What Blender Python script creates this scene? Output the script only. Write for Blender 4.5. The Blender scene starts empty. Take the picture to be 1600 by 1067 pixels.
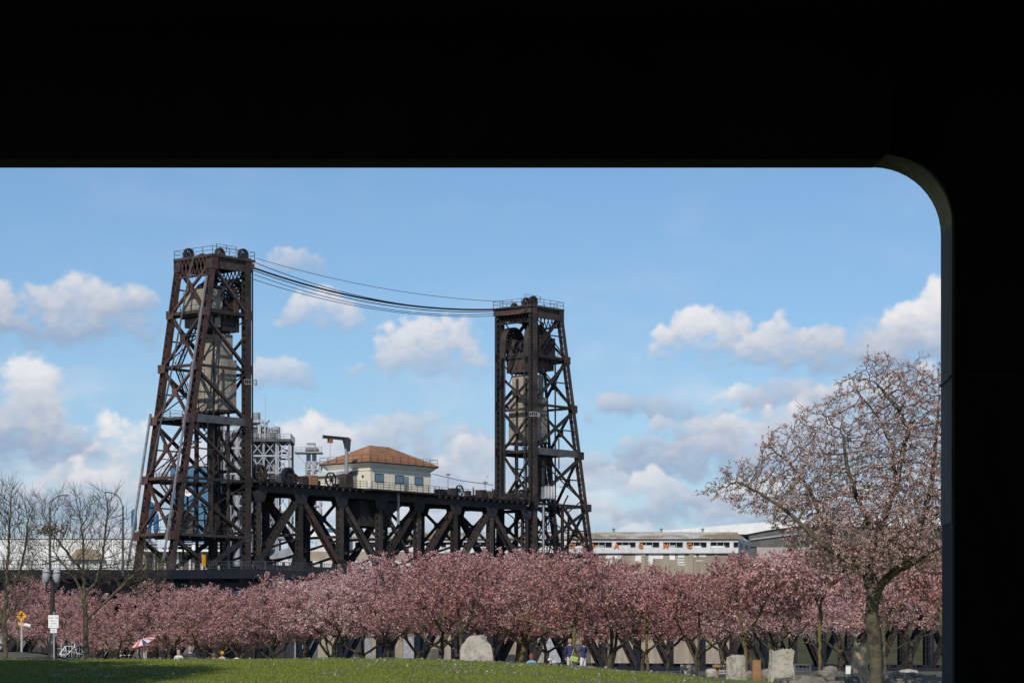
import bpy, bmesh, math, random
import numpy as np
from mathutils import Vector, Matrix, noise

# ------------------------------------------------------------------ camera, sky, sun, exposure
SC = bpy.context.scene
COL = SC.collection
EYE, FPX = 1.6, 4200.0
cam_d = bpy.data.cameras.new('camera')
cam_d.sensor_width = 36.0
cam_d.lens = 36.0 * FPX / 1600.0
cam_d.shift_y = 521.5 / 1600.0
cam_d.clip_start = 0.1
cam_d.clip_end = 6000.0
cam = bpy.data.objects.new('camera', cam_d)
COL.objects.link(cam)
cam.location = (0, 0, EYE)
cam.rotation_euler = (math.pi / 2, 0, 0)
SC.camera = cam

SUN_DIR = Vector((-0.25, -0.968, 0.0)).normalized()
SUN_EL = math.radians(37.0)
SUN_VEC = Vector((SUN_DIR.x * math.cos(SUN_EL), SUN_DIR.y * math.cos(SUN_EL), math.sin(SUN_EL)))
sun_d = bpy.data.lights.new('sun', 'SUN')
sun_d.energy = 3.6
sun_d.angle = math.radians(0.5)
sun_d.color = (1.0, 0.93, 0.83)
sun = bpy.data.objects.new('sun', sun_d)
COL.objects.link(sun)
sun.rotation_euler = (-SUN_VEC).to_track_quat('-Z', 'Y').to_euler()
sun.location = (0, -50, 80)

SC.view_settings.view_transform = 'Standard'
SC.view_settings.look = 'None'
SC.view_settings.exposure = 0.0
SC.view_settings.gamma = 1.0
SC.view_settings.use_curve_mapping = False
SC.cycles.max_bounces = 6
SC.cycles.diffuse_bounces = 3
SC.cycles.glossy_bounces = 2
SC.cycles.transmission_bounces = 3
SC.cycles.use_denoising = True
SC.cycles.denoiser = 'OPENIMAGEDENOISE'
SC.cycles.denoising_prefilter = 'ACCURATE'

SKY_STRENGTH = 0.095
world = bpy.data.worlds.new('World')
SC.world = world
world.use_nodes = True

# Cumulus of the sky: heaps of round puffs laid out over the whole sky by azimuth and elevation (degrees). Those in front of
# the camera stand where the photograph has them, the rest of the sky carries heaps of the same make.
CLOUDS = [  # photo column, row of the base, half width, height above base, brightness, thickness
    (95, 555, 175, 112, .78, 1.0), (215, 520, 60, 60, .72, .6), (-90, 560, 140, 120, .8, 1.0),
    (40, 690, 60, 118, 1.0, 1.0), (15, 760, 130, 130, .62, 1.0), (115, 735, 70, 70, .72, .8), (180, 770, 62, 118, 1.06, 1.1), (205, 835, 60, 90, .95, .9), (60, 830, 170, 70, .55, .7),
    (290, 830, 90, 120, .75, .7),
    (462, 430, 52, 44, .85, .45), (505, 520, 78, 72, .95, .7), (438, 612, 50, 50, .82, .5), (672, 595, 98, 100, .92, .9),
    (488, 745, 86, 105, 1.0, 1.0), (625, 725, 72, 76, .72, .6), (715, 730, 70, 66, .7, .6), (690, 800, 150, 85, .92, .9), (560, 850, 260, 70, .85, .6), (745, 760, 70, 80, .85, .7),
    (1105, 562, 78, 82, 1.0, 1.0), (1210, 575, 120, 72, .86, .9), (1330, 590, 110, 90, .78, 1.0), (1450, 580, 120, 90, .8, 1.0), (1440, 535, 75, 60, 1.1, 1.0), (1500, 535, 60, 95, 1.12, 1.1), (1590, 560, 110, 150, 1.1, 1.0),
    (1158, 645, 60, 42, 1.04, .8), (1010, 668, 95, 60, .68, .7), (1250, 670, 130, 80, .66, .8), (1150, 725, 110, 70, .98, .9), (1060, 760, 170, 80, .62, .8), (940, 770, 70, 40, .9, .6), (1020, 775, 60, 40, 1.0, .6),
    (950, 832, 120, 36, .9, .7), (1090, 825, 150, 60, .6, .7), (1300, 760, 180, 130, .72, .9), (1420, 690, 130, 110, .7, .8), (1260, 850, 240, 80, .75, .7), (1480, 850, 200, 120, .75, .8), (760, 850, 200, 60, .75, .6), (1000, 868, 300, 44, .8, .6), (150, 875, 220, 50, .7, .7), (500, 880, 260, 48, .75, .7), (800, 885, 240, 45, .7, .6),
    (330, 760, 60, 60, .8, .5), (420, 720, 70, 50, .7, .4), (570, 760, 90, 60, .95, .6), (660, 770, 80, 50, .66, .5), (900, 745, 70, 46, .78, .45), (890, 815, 90, 50, .88, .6), (1080, 700, 90, 50, .75, .5), (1215, 690, 80, 60, .98, .7), (1330, 655, 80, 60, .85, .6), (140, 800, 110, 70, .9, .6), (30, 720, 80, 70, .7, .5), (1180, 800, 130, 50, .85, .6), (1010, 720, 80, 36, .7, .5),
]
CW, CH, PW = 4096, 1536, 0.6


def cloud_image():
    rg = np.random.default_rng(11)
    u = (np.arange(CW) + .5) / CW * 2 - 1
    az = (np.sign(u) * np.abs(u) ** (1 / PW) * 180).astype(np.float32)
    el = (((np.arange(CH) + .5) / CH) ** (1 / PW) * 90).astype(np.float32)
    NR = int(np.searchsorted(el, 42.0)); el = el[:NR]
    tab = rg.random((512, 512)).astype(np.float32)

    def vnoise(x, y):
        xi = np.floor(x); yi = np.floor(y)
        fx = x - xi; fy = y - yi
        fx = fx * fx * (3 - 2 * fx); fy = fy * fy * (3 - 2 * fy)
        xi = xi.astype(np.int32) & 511; yi = yi.astype(np.int32) & 511
        x1 = (xi + 1) & 511; y1 = (yi + 1) & 511
        return (tab[yi, xi] * (1 - fx) + tab[yi, x1] * fx) * (1 - fy) + (tab[y1, xi] * (1 - fx) + tab[y1, x1] * fx) * fy

    A, E = np.meshgrid(az, el)

    def fbm(sx, sy, f, o, gain=.5, ox=0.0):
        s_ = np.zeros_like(A); a = 1.0; t = 0.0
        for k in range(o):
            s_ += a * (vnoise(sx * f + ox + 17.3 * k, sy * f + 5.1 * k + ox) - .5); t += a; a *= gain; f *= 2.03
        return s_ / t
    # turbulent displacement of the whole layout gives ragged, curling rims
    wx = fbm(A, E, 1.1, 4, .55); wy = fbm(A, E, 1.1, 4, .55, 41.0)
    det = fbm(A, E * 1.2, 2.6, 6, .6, 130.0)
    AX = A + wx * .9 + det * .42; EY = E + wy * .6 + np.roll(det, 37, 1) * .34
    ALP = np.zeros_like(A); LIT = np.zeros_like(A)
    k_ = 180 / math.pi / FPX
    heaps = []
    for (px, base, hw, hh, br, th) in CLOUDS:
        heaps.append((math.degrees(math.atan2(px - 800, FPX)), math.degrees(math.atan2(1055 - base, FPX)), hw * k_, hh * k_, br, th))
    for q in range(260):
        a = rg.uniform(-180, 180)
        e = 1.0 + 26 * rg.random() ** 1.5
        if abs(a) < 14.5: continue
        heaps.append((a, e, rg.uniform(.7, 3.2) * (1 + e / 18), rg.uniform(.6, 1.7) * (1 + e / 25), rg.uniform(.55, 1.08), rg.uniform(.5, 1.1)))

    def blur(X, n):
        for _ in range(2):
            c = np.cumsum(np.pad(X, ((n + 1, n), (0, 0)), mode='edge'), 0, dtype=np.float64); X = ((c[2 * n + 1:] - c[:-2 * n - 1]) / (2 * n + 1)).astype(np.float32)
            c = np.cumsum(np.pad(X, ((0, 0), (n + 1, n)), mode='edge'), 1, dtype=np.float64); X = ((c[:, 2 * n + 1:] - c[:, :-2 * n - 1]) / (2 * n + 1)).astype(np.float32)
        return X
    for (a0, e0, hw, hh, br, th) in heaps:
        cs = 1 / max(.25, math.cos(math.radians(e0)))
        mg = .45 * hh + .35
        i0, i1 = np.searchsorted(az, (a0 - (hw + mg) * cs, a0 + (hw + mg) * cs)); j0, j1 = np.searchsorted(el, (max(0, e0 - mg), e0 + hh * 1.15 + mg))
        j1 = min(j1, len(el)); i1 = min(i1, CW)
        if i1 - i0 < 4 or j1 - j0 < 4: continue
        X = (AX[j0:j1, i0:i1] - a0) / cs; Y = EY[j0:j1, i0:i1] - e0
        H = np.full(X.shape, -1.0, np.float32)
        n = int(20 + 34 * min(2.4, hw / max(.35, hh)))
        for q in range(n):
            x = max(-1, min(1, rg.normal(0, .46)))
            prof = 1 - abs(x) ** 2.4
            y = rg.random() ** .75 * prof
            r = hh * rg.uniform(.13, .36) * (.5 + .5 * prof)
            sx = X - x * hw; sy = Y - (r * .45 + y * max(0, hh - r * 1.3))
            sy = np.where(sy < 0, sy * 1.5, sy)
            d = 1 - (sx * sx + sy * sy) / (r * r)
            hgt = np.where(d > 0, np.sqrt(np.maximum(d, 0)), d * .8) * r / hh + .10
            np.maximum(H, hgt, out=H)
        dl = det[j0:j1, i0:i1]
        Hs = blur(np.maximum(H, -.4), 1)
        yn = (E[j0:j1, i0:i1] - e0) / hh
        edge = np.interp(yn, [-.1, .3, .9], [.78, .54, .38]).astype(np.float32)      # soft below, crisper above
        t = np.clip((Hs + dl * .95 + .02) / edge, 0, 1)
        al = t * t * (3 - 2 * t) * np.interp(yn, [-.15, .12, .5], [.45, .8, 1.0]).astype(np.float32) * min(.96, .42 + .5 * th)
        Hb = blur(np.maximum(H, 0), 6) * .75 + blur(np.maximum(H, 0), 2) * .25 + dl * .10
        gy = np.gradient(Hb, axis=0) / np.gradient(el[j0:j1])[:, None] * hh; gx = np.gradient(Hb, axis=1) / np.gradient(az[i0:i1])[None, :] * hh
        nz_ = 1 / np.sqrt(1 + gx * gx + gy * gy)
        lam = (gx * .30 - gy * .62) * nz_ + nz_ * .35
        li = np.clip(-.08 + .42 * lam + .50 * np.clip(yn, 0, 1) + (br - .80) * 1.5 + dl * .5, 0, 1)
        P0 = ALP[j0:j1, i0:i1]; L0 = LIT[j0:j1, i0:i1]
        no = al + P0 * (1 - al)
        LIT[j0:j1, i0:i1] = np.where(no > 1e-4, (li * al + L0 * P0 * (1 - al)) / np.maximum(no, 1e-4), .4)
        ALP[j0:j1, i0:i1] = no
    # a veil of far cloud low over the horizon
    big = fbm(A, E * 2.0, .5, 4, .55, 210.0)
    veil = np.clip(.72 * np.exp(-(E / 4.5) ** 2) + 1.0 * big * np.exp(-(E / 8.0) ** 2), 0, .8)
    vl = np.clip(.35 + big * 1.6 + det * .4, 0, 1)
    no = ALP + veil * (1 - ALP)
    lit = np.where(no > 1e-4, (LIT * ALP + vl * veil * (1 - ALP)) / np.maximum(no, 1e-4), .4)
    alpha = no
    px = np.zeros((CH, CW, 4), np.float32); px[..., 3] = 1
    px[:NR, :, 0] = alpha; px[:NR, :, 1] = lit
    im = bpy.data.images.new('cumulus_map', CW, CH, alpha=False, float_buffer=True, is_data=True)
    im.pixels.foreach_set(px.ravel()); im.update()
    return im


def build_world():
    nt = world.node_tree
    N, L = nt.nodes, nt.links
    N.clear()
    out = N.new('ShaderNodeOutputWorld'); bg = N.new('ShaderNodeBackground')
    bg.inputs['Strength'].default_value = SKY_STRENGTH
    L.new(bg.outputs[0], out.inputs['Surface'])
    sky = N.new('ShaderNodeTexSky'); sky.sky_type = 'NISHITA'; sky.sun_disc = False
    sky.sun_elevation = SUN_EL
    sky.sun_rotation = math.atan2(SUN_DIR.x, SUN_DIR.y) % (2 * math.pi)
    sky.air_density = 1.05; sky.dust_density = 0.0; sky.ozone_density = 7.0; sky.altitude = 10
    tc = N.new('ShaderNodeTexCoord')
    sp = N.new('ShaderNodeSeparateXYZ'); L.new(tc.outputs['Generated'], sp.inputs[0])

    def mt(op, a, b=None, c=None):
        n = N.new('ShaderNodeMath'); n.operation = op
        for i, q in enumerate((a, b, c)):
            if q is None: continue
            if isinstance(q, (int, float)): n.inputs[i].default_value = q
            else: L.new(q, n.inputs[i])
        return n.outputs[0]
    az = mt('ARCTAN2', sp.outputs['X'], sp.outputs['Y'])
    el = mt('ARCSINE', mt('MINIMUM', mt('MAXIMUM', sp.outputs['Z'], 0.0), 1.0))
    uu = mt('MULTIPLY_ADD', mt('MULTIPLY', mt('SIGN', az), mt('POWER', mt('DIVIDE', mt('ABSOLUTE', az), math.pi), PW)), .5, .5)
    vv = mt('POWER', mt('DIVIDE', el, math.pi / 2), PW)
    cb = N.new('ShaderNodeCombineXYZ'); L.new(uu, cb.inputs[0]); L.new(vv, cb.inputs[1])
    tx = N.new('ShaderNodeTexImage'); tx.image = cloud_image(); tx.extension = 'EXTEND'; tx.interpolation = 'Cubic'
    L.new(cb.outputs[0], tx.inputs['Vector'])
    sc_ = N.new('ShaderNodeSeparateColor'); L.new(tx.outputs['Color'], sc_.inputs[0])
    cc = N.new('ShaderNodeMix'); cc.data_type = 'RGBA'
    cc.inputs[6].default_value = CLOUD_SHADE; cc.inputs[7].default_value = CLOUD_LIT
    L.new(sc_.outputs[1], cc.inputs[0])
    mx = N.new('ShaderNodeMix'); mx.data_type = 'RGBA'
    L.new(sc_.outputs[0], mx.inputs[0]); L.new(sky.outputs[0], mx.inputs[6]); L.new(cc.outputs[2], mx.inputs[7])
    L.new(mx.outputs[2], bg.inputs['Color'])


CLOUD_SHADE, CLOUD_LIT = (3.4, 4.3, 5.9, 1), (9.0, 8.8, 8.9, 1)
build_world()

# ------------------------------------------------------------------ helpers
rnd = random.Random(7)


def at(px, py, Z):
    return Vector(((px - 800) / FPX * Z, Z, EYE + (1055 - py) / FPX * Z))


class MB:
    def __init__(self, off=(0, 0, 0)):
        self.v, self.f, self.m = [], [], []
        self.off = Vector(off)

    def add(self, vs, fs, mi=0):
        n = len(self.v)
        self.v += [tuple(Vector(p) - self.off) for p in vs]
        self.f += [tuple(i + n for i in f) for f in fs]
        self.m += [mi] * len(fs)
        return self

    def box(self, x0, x1, y0, y1, z0, z1, mi=0):
        vs = [(x0, y0, z0), (x1, y0, z0), (x1, y1, z0), (x0, y1, z0), (x0, y0, z1), (x1, y0, z1), (x1, y1, z1), (x0, y1, z1)]
        return self.add(vs, [(3, 2, 1, 0), (4, 5, 6, 7), (0, 1, 5, 4), (1, 2, 6, 5), (2, 3, 7, 6), (3, 0, 4, 7)], mi)

    def obox(self, p0, p1, u, v, a, b, mi=0, caps=True):
        p0, p1, u, v = Vector(p0), Vector(p1), Vector(u), Vector(v)
        vs = []
        for p in (p0, p1):
            for su, sv in ((-1, -1), (1, -1), (1, 1), (-1, 1)):
                vs.append(p + u * (su * a / 2) + v * (sv * b / 2))
        fs = [(0, 1, 5, 4), (1, 2, 6, 5), (2, 3, 7, 6), (3, 0, 4, 7)]
        if caps: fs += [(3, 2, 1, 0), (4, 5, 6, 7)]
        return self.add(vs, fs, mi)

    def bar(self, p0, p1, a, b=None, up=(0, 0, 1), mi=0, caps=True):
        p0, p1 = Vector(p0), Vector(p1)
        d = (p1 - p0)
        if d.length < 1e-6: return self
        d.normalize()
        up = Vector(up)
        if abs(d.dot(up)) > 0.98: up = Vector((0, 1, 0)) if abs(d.y) < .9 else Vector((1, 0, 0))
        u = d.cross(up).normalized(); v = u.cross(d).normalized()
        return self.obox(p0, p1, u, v, a, b or a, mi, caps)

    def cyl(self, p0, p1, r0, r1=None, n=8, mi=0, caps=True):
        p0, p1 = Vector(p0), Vector(p1)
        r1 = r0 if r1 is None else r1
        d = (p1 - p0).normalized()
        t = Vector((0, 0, 1)) if abs(d.z) < .9 else Vector((1, 0, 0))
        u = d.cross(t).normalized(); w = d.cross(u).normalized()
        vs = []
        for p, r in ((p0, r0), (p1, r1)):
            for i in range(n):
                a = 2 * math.pi * i / n
                vs.append(p + u * (r * math.cos(a)) + w * (r * math.sin(a)))
        fs = [(i, (i + 1) % n, n + (i + 1) % n, n + i) for i in range(n)]
        if caps: fs += [tuple(range(n - 1, -1, -1)), tuple(range(n, 2 * n))]
        return self.add(vs, fs, mi)

    def path(self, pts, r, n=5, mi=0):
        for a, b in zip(pts[:-1], pts[1:]): self.cyl(a, b, r, r, n, mi, caps=True)
        return self

    def extrude(self, poly, vec, mi=0):
        vec = Vector(vec); n = len(poly)
        vs = [Vector(p) for p in poly] + [Vector(p) + vec for p in poly]
        fs = [tuple(range(n - 1, -1, -1)), tuple(range(n, 2 * n))] + [(i, (i + 1) % n, n + (i + 1) % n, n + i) for i in range(n)]
        return self.add(vs, fs, mi)

    def lathe(self, prof, c=(0, 0, 0), n=16, mi=0):
        c = Vector(c); vs = []
        for r, z in prof:
            for i in range(n):
                a = 2 * math.pi * i / n
                vs.append(c + Vector((r * math.cos(a), r * math.sin(a), z)))
        fs = []
        for k in range(len(prof) - 1):
            for i in range(n):
                j = (i + 1) % n
                fs.append((k * n + i, k * n + j, (k + 1) * n + j, (k + 1) * n + i))
        fs.append(tuple(range(n - 1, -1, -1))); fs.append(tuple(range((len(prof) - 1) * n, len(prof) * n)))
        return self.add(vs, fs, mi)

    def build(self, name, mats, parent=None, smooth=False):
        me = bpy.data.meshes.new(name)
        me.from_pydata(self.v, [], self.f)
        if not isinstance(mats, (list, tuple)): mats = [mats]
        for m in mats: me.materials.append(m)
        if any(self.m): me.polygons.foreach_set('material_index', self.m)
        if smooth: me.polygons.foreach_set('use_smooth', [True] * len(me.polygons))
        bm = bmesh.new(); bm.from_mesh(me)
        bmesh.ops.recalc_face_normals(bm, faces=bm.faces)
        bm.to_mesh(me); bm.free()
        me.update()
        o = bpy.data.objects.new(name, me); COL.objects.link(o)
        if parent is not None: o.parent = parent
        return o


def npmesh(name, V, Fq, mats, parent=None, cols=None, nside=4):
    """big mesh from numpy: V (n,3), Fq (m,nside)"""
    me = bpy.data.meshes.new(name)
    V = np.asarray(V, dtype=np.float32); Fq = np.asarray(Fq, dtype=np.int32)
    me.vertices.add(len(V)); me.vertices.foreach_set('co', V.ravel())
    m = len(Fq)
    me.loops.add(m * nside); me.loops.foreach_set('vertex_index', Fq.ravel())
    me.polygons.add(m)
    me.polygons.foreach_set('loop_start', np.arange(0, m * nside, nside, dtype=np.int32))
    try: me.polygons.foreach_set('loop_total', np.full(m, nside, dtype=np.int32))
    except Exception: pass
    if not isinstance(mats, (list, tuple)): mats = [mats]
    for q in mats: me.materials.append(q)
    me.update(calc_edges=True); me.validate()
    if cols is not None:
        at_ = me.color_attributes.new('tint', 'FLOAT_COLOR', 'POINT')
        at_.data.foreach_set('color', np.asarray(cols, dtype=np.float32).ravel())
    o = bpy.data.objects.new(name, me); COL.objects.link(o)
    if parent is not None: o.parent = parent
    return o


def tag(o, label, cat, group=None, kind=None):
    if label: o['label'] = label
    if cat: o['category'] = cat
    if group: o['group'] = group
    if kind: o['kind'] = kind
    return o


def thing(name, label, cat, loc=(0, 0, 0), rz=0.0, group=None):
    o = bpy.data.objects.new(name, None); COL.objects.link(o)
    o.empty_display_size = 0.3
    o.location = loc; o.rotation_euler = (0, 0, rz)
    return tag(o, label, cat, group)


def inst(o, parent=None, loc=None, rot=None):
    c = o.copy(); COL.objects.link(c)
    if parent is not None: c.parent = parent
    if loc is not None: c.location = loc
    if rot is not None: c.rotation_euler = rot
    return c


# ------------------------------------------------------------------ materials
def mat(name, c1, c2=None, scale=3.0, rough=0.8, metal=0.0, c3=None, scale3=0.6, t2=(.4, .62), t3=(.5, .7), bump=0.0, bscale=20, vary=0.0,
        detail=5.0, stretch=None, spec=0.4, coord='Object'):
    m = bpy.data.materials.new(name); m.use_nodes = True
    N, L = m.node_tree.nodes, m.node_tree.links
    p = N['Principled BSDF']
    p.inputs['Roughness'].default_value = rough; p.inputs['Metallic'].default_value = metal
    p.inputs['Specular IOR Level'].default_value = spec
    tc = N.new('ShaderNodeTexCoord'); vec = tc.outputs[coord]
    if stretch:
        mp = N.new('ShaderNodeMapping'); mp.inputs['Scale'].default_value = stretch
        L.new(vec, mp.inputs['Vector']); vec = mp.outputs[0]
    col = None

    def ramp(sc, t):
        n = N.new('ShaderNodeTexNoise'); n.inputs['Scale'].default_value = sc; n.inputs['Detail'].default_value = detail
        n.inputs['Roughness'].default_value = .6
        L.new(vec, n.inputs['Vector'])
        r = N.new('ShaderNodeMapRange'); r.inputs['From Min'].default_value = t[0]; r.inputs['From Max'].default_value = t[1]
        L.new(n.outputs['Fac'], r.inputs['Value'])
        return r.outputs[0]

    def mix(f, a, b):
        n = N.new('ShaderNodeMix'); n.data_type = 'RGBA'
        L.new(f, n.inputs[0])
        for i, q in ((6, a), (7, b)):
            if isinstance(q, tuple): n.inputs[i].default_value = (*q, 1)
            else: L.new(q, n.inputs[i])
        return n.outputs[2]
    col = c1
    if c2: col = mix(ramp(scale, t2), col, c2)
    if c3: col = mix(ramp(scale3, t3), col, c3)
    if vary:
        oi = N.new('ShaderNodeObjectInfo')
        hs = N.new('ShaderNodeHueSaturation')
        r = N.new('ShaderNodeMapRange'); r.inputs['To Min'].default_value = 1 - vary; r.inputs['To Max'].default_value = 1 + vary
        L.new(oi.outputs['Random'], r.inputs['Value']); L.new(r.outputs[0], hs.inputs['Value'])
        if isinstance(col, tuple): hs.inputs['Color'].default_value = (*col, 1)
        else: L.new(col, hs.inputs['Color'])
        col = hs.outputs[0]
    if isinstance(col, tuple): p.inputs['Base Color'].default_value = (*col, 1)
    else: L.new(col, p.inputs['Base Color'])
    if bump:
        n = N.new('ShaderNodeTexNoise'); n.inputs['Scale'].default_value = bscale; n.inputs['Detail'].default_value = 6
        L.new(vec, n.inputs['Vector'])
        b = N.new('ShaderNodeBump'); b.inputs['Strength'].default_value = bump; b.inputs['Distance'].default_value = .05
        L.new(n.outputs['Fac'], b.inputs['Height']); L.new(b.outputs[0], p.inputs['Normal'])
    return m


M = {}
M['steel'] = mat('dark_rusty_steel', (.019, .019, .021), (.058, .036, .029), 0.45, .75, c3=(.085, .073, .064), scale3=2.6, t3=(.58, .76), vary=.35, bump=.3, bscale=9)
M['rust'] = mat('rust_red_steel', (.098, .047, .037), (.036, .028, .028), 0.6, .8, c3=(.135, .090, .078), scale3=2.3, t3=(.55, .72), vary=.3, bump=.3, bscale=9)
M['brown'] = mat('brown_steel', (.056, .038, .033), (.026, .024, .024), 0.4, .78, c3=(.115, .088, .068), scale3=2.2, t3=(.55, .75), vary=.4, bump=.3, bscale=9)
M['black'] = mat('black_steel', (.017, .017, .021), (.032, .028, .028), 0.8, .7, vary=.3)
M['navy'] = mat('navy_black_steel', (.014, .018, .032), (.03, .028, .032), 0.6, .6, vary=.3)
M['greysteel'] = mat('grey_steel', (.09, .10, .11), (.06, .06, .062), 0.8, .6, vary=.2)
M['galv'] = mat('galvanised_steel', (.36, .37, .39), (.25, .26, .28), 1.5, .5, metal=.2, vary=.2)
M['concrete'] = mat('weathered_concrete', (.34, .31, .25), (.24, .21, .17), 0.7, .92, c3=(.16, .14, .115), scale3=.35, bump=.4, bscale=5, stretch=(1, 1, .35))
M['concrete_dark'] = mat('dark_concrete', (.13, .118, .1), (.08, .072, .065), 0.8, .92, bump=.3, bscale=5)
M['white'] = mat('white_paint', (.80, .80, .79), (.70, .70, .68), 0.5, .7, vary=.06)
M['whitewall'] = mat('white_wall', (.66, .66, .65), (.5, .49, .46), 0.25, .85, c3=(.58, .57, .55), scale3=1.1)
M['cream'] = mat('cream_siding', (.70, .67, .57), (.63, .60, .50), 0.6, .75)
M['glass'] = mat('window_glass', (.10, .17, .27), None, rough=.12, spec=.7)
M['darkglass'] = mat('dark_opening', (.012, .013, .016), None, rough=.3)
M['roof'] = mat('brown_shingle', (.34, .165, .085), (.26, .125, .068), 2.2, .9, c3=(.40, .22, .125), scale3=.5, bump=.5, bscale=12)
M['blue'] = mat('blue_cladding', (.055, .17, .29), (.045, .14, .24), 0.2, .6)
M['bluebright'] = mat('bright_blue_paint', (.03, .11, .24), None, rough=.5)
M['orange'] = mat('orange_letter', (.62, .17, .035), None, rough=.5)
M['yellow'] = mat('yellow_sign', (.78, .38, .01), None, rough=.5)
M['blackpaint'] = mat('black_paint', (.02, .02, .022), None, rough=.5)
M['redpaint'] = mat('red_paint', (.5, .04, .05), None, rough=.6)
M['bluepaint'] = mat('light_blue_paint', (.16, .42, .55), (.6, .66, .7), 1.1, .7)
M['pinkpaint'] = mat('magenta_paint', (.55, .05, .14), None, rough=.6)
M['silo'] = mat('grey_silo', (.25, .27, .30), (.20, .215, .24), 0.3, .65, stretch=(1, 1, .2))
M['gal_roof'] = mat('stained_metal_roof', (.50, .49, .46), (.24, .185, .12), 0.16, .85, c3=(.46, .45, .42), scale3=.55, t2=(.40, .52), t3=(.54, .60), stretch=(.4, 1, 1))
M['gal_wall'] = mat('gallery_wall', (.64, .65, .66), (.54, .54, .53), 0.5, .8, c3=(.42, .41, .39), scale3=.35, t3=(.56, .72), stretch=(1, 1, .3))
M['tanwall'] = mat('tan_concrete_wall', (.33, .285, .22), (.25, .21, .165), 0.25, .92, c3=(.38, .335, .26), scale3=.8, stretch=(1, 1, .2))
M['bark'] = mat('cherry_bark', (.050, .040, .032), (.095, .085, .050), 3.0, .95, c3=(.13, .115, .04), scale3=1.2, t3=(.52, .66), bump=.7, bscale=14)
M['barkmoss'] = mat('mossy_bark', (.10, .082, .055), (.16, .135, .035), 2.5, .95, c3=(.05, .042, .034), scale3=1.6, t3=(.55, .66), bump=.7, bscale=14)
M['barkgrey'] = mat('grey_bark', (.092, .074, .058), (.125, .108, .058), 2.6, .95, c3=(.040, .033, .028), scale3=3.6, t3=(.50, .62), bump=.6, bscale=12)
M['granite'] = mat('pale_granite', (.44, .40, .34), (.33, .30, .255), 2.0, .95, c3=(.23, .21, .18), scale3=5.5, t3=(.56, .66), bump=.8, bscale=8)
M['rustrock'] = mat('rusty_stone', (.30, .17, .085), (.22, .115, .06), 2.5, .95, bump=.7, bscale=8)
M['sandrock'] = mat('sandy_stone', (.42, .33, .22), (.33, .27, .2), 1.6, .95, c3=(.22, .17, .12), scale3=4.5, t3=(.56, .66), bump=.8, bscale=8)
M['greyrock'] = mat('grey_rock', (.23, .205, .175), (.17, .15, .13), 1.6, .95, c3=(.11, .1, .09), scale3=4.2, t3=(.56, .66), bump=.8, bscale=8)
M['undershade'] = mat('viaduct_shaded_concrete', (.035, .035, .037), (.022, .022, .024), 1.3, .9, stretch=(1, 1, .25))  # near-black base paints in the deep shade beneath the deck
M['pier'] = mat('viaduct_pier_concrete', (.27, .26, .275), (.20, .195, .21), 1.6, .9, c3=(.14, .14, .155), scale3=3.0, t3=(.56, .68), stretch=(1.5, 1.5, .2), bump=.25, bscale=10)
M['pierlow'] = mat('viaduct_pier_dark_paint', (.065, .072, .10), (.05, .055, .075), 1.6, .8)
M['haunch'] = mat('viaduct_haunch_green_bounce', (.38, .37, .22), (.24, .235, .15), 2.5, .92, c3=(.06, .055, .05), scale3=5.5, t3=(.60, .68))  # olive tint puts green light bounced off the lawn into the colour
M['asphalt'] = mat('asphalt', (.05, .05, .052), (.04, .04, .041), 3, .95)
M['road'] = mat('road_asphalt', (.13, .13, .135), (.10, .10, .105), 1, .95)
M['pave'] = mat('pavement_concrete', (.36, .33, .29), (.28, .26, .23), .8, .95)

# ------------------------------------------------------------------ terrain
def lerp(a, b, t): return a + (b - a) * t


def sst(a, b, x):
    t = min(1, max(0, (x - a) / (b - a)))
    return t * t * (3 - 2 * t)


CR_X = [-400, 0, 560, 720, 800, 900, 1000, 1060, 1100, 1180, 1300, 1600]
CR_Y = [1032, 1031.5, 1030, 1033, 1037, 1043, 1050, 1055.5, 1062, 1066, 1067, 1068]
CREST = 86.0


def ground_z(X, Y):
    if Y < 1: return 0.0
    px = 800 + X / max(Y, 20) * FPX
    pc = 800 + X / CREST * FPX if Y < CREST else px
    zc = EYE + (1055 - float(np.interp(pc, CR_X, CR_Y))) / FPX * CREST
    right = sst(950, 1150, px)
    if Y <= CREST:
        t = max(0.0, (Y - 33.0) / (CREST - 33.0))
        z = zc * (1 - (1 - t) ** 1.55)
        z += 0.025 * noise.noise(Vector((X * .12, Y * .12, 0))) * min(1, t * 3)
        return z
    # behind the crest
    left_road = 1.0 * sst(200, 30, px) * sst(100, 140, Y)
    base = lerp(lerp(zc, zc - 0.30, sst(CREST, CREST + 16, Y)), lerp(zc, 1.72, sst(CREST, 125, Y)), right)
    base = lerp(base, 1.85, sst(120, 150, Y))
    z = base + left_road
    # river and the far bank
    z = lerp(z, -9.0, sst(212, 240, Y))
    far = lerp(-9.0, 0.5, sst(530, 575, Y))
    if Y > 520: z = far
    hill = 15.0 * sst(45, 68, X) * (1 - sst(300, 500, X)) * sst(560, 640, Y)
    return z + (hill if Y > 540 else 0)


def build_terrain(name, ys, mat_):
    nx = 150
    V, Fc = [], []
    for Y in ys:
        half = max(45.0, Y * 0.34 + 25) if Y < 700 else Y * .9
        for i in range(nx + 1):
            u = (i / nx) * 2 - 1
            X = half * (0.55 * u + 0.45 * u ** 3)
            V.append((X, Y, ground_z(X, Y)))
    for j in range(len(ys) - 1):
        for i in range(nx):
            a = j * (nx + 1) + i
            Fc.append((a, a + 1, a + nx + 2, a + nx + 1))
    o = npmesh(name, V, Fc, mat_)
    o.data.polygons.foreach_set('use_smooth', [True] * len(o.data.polygons))
    o['kind'] = 'structure'
    return o


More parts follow.
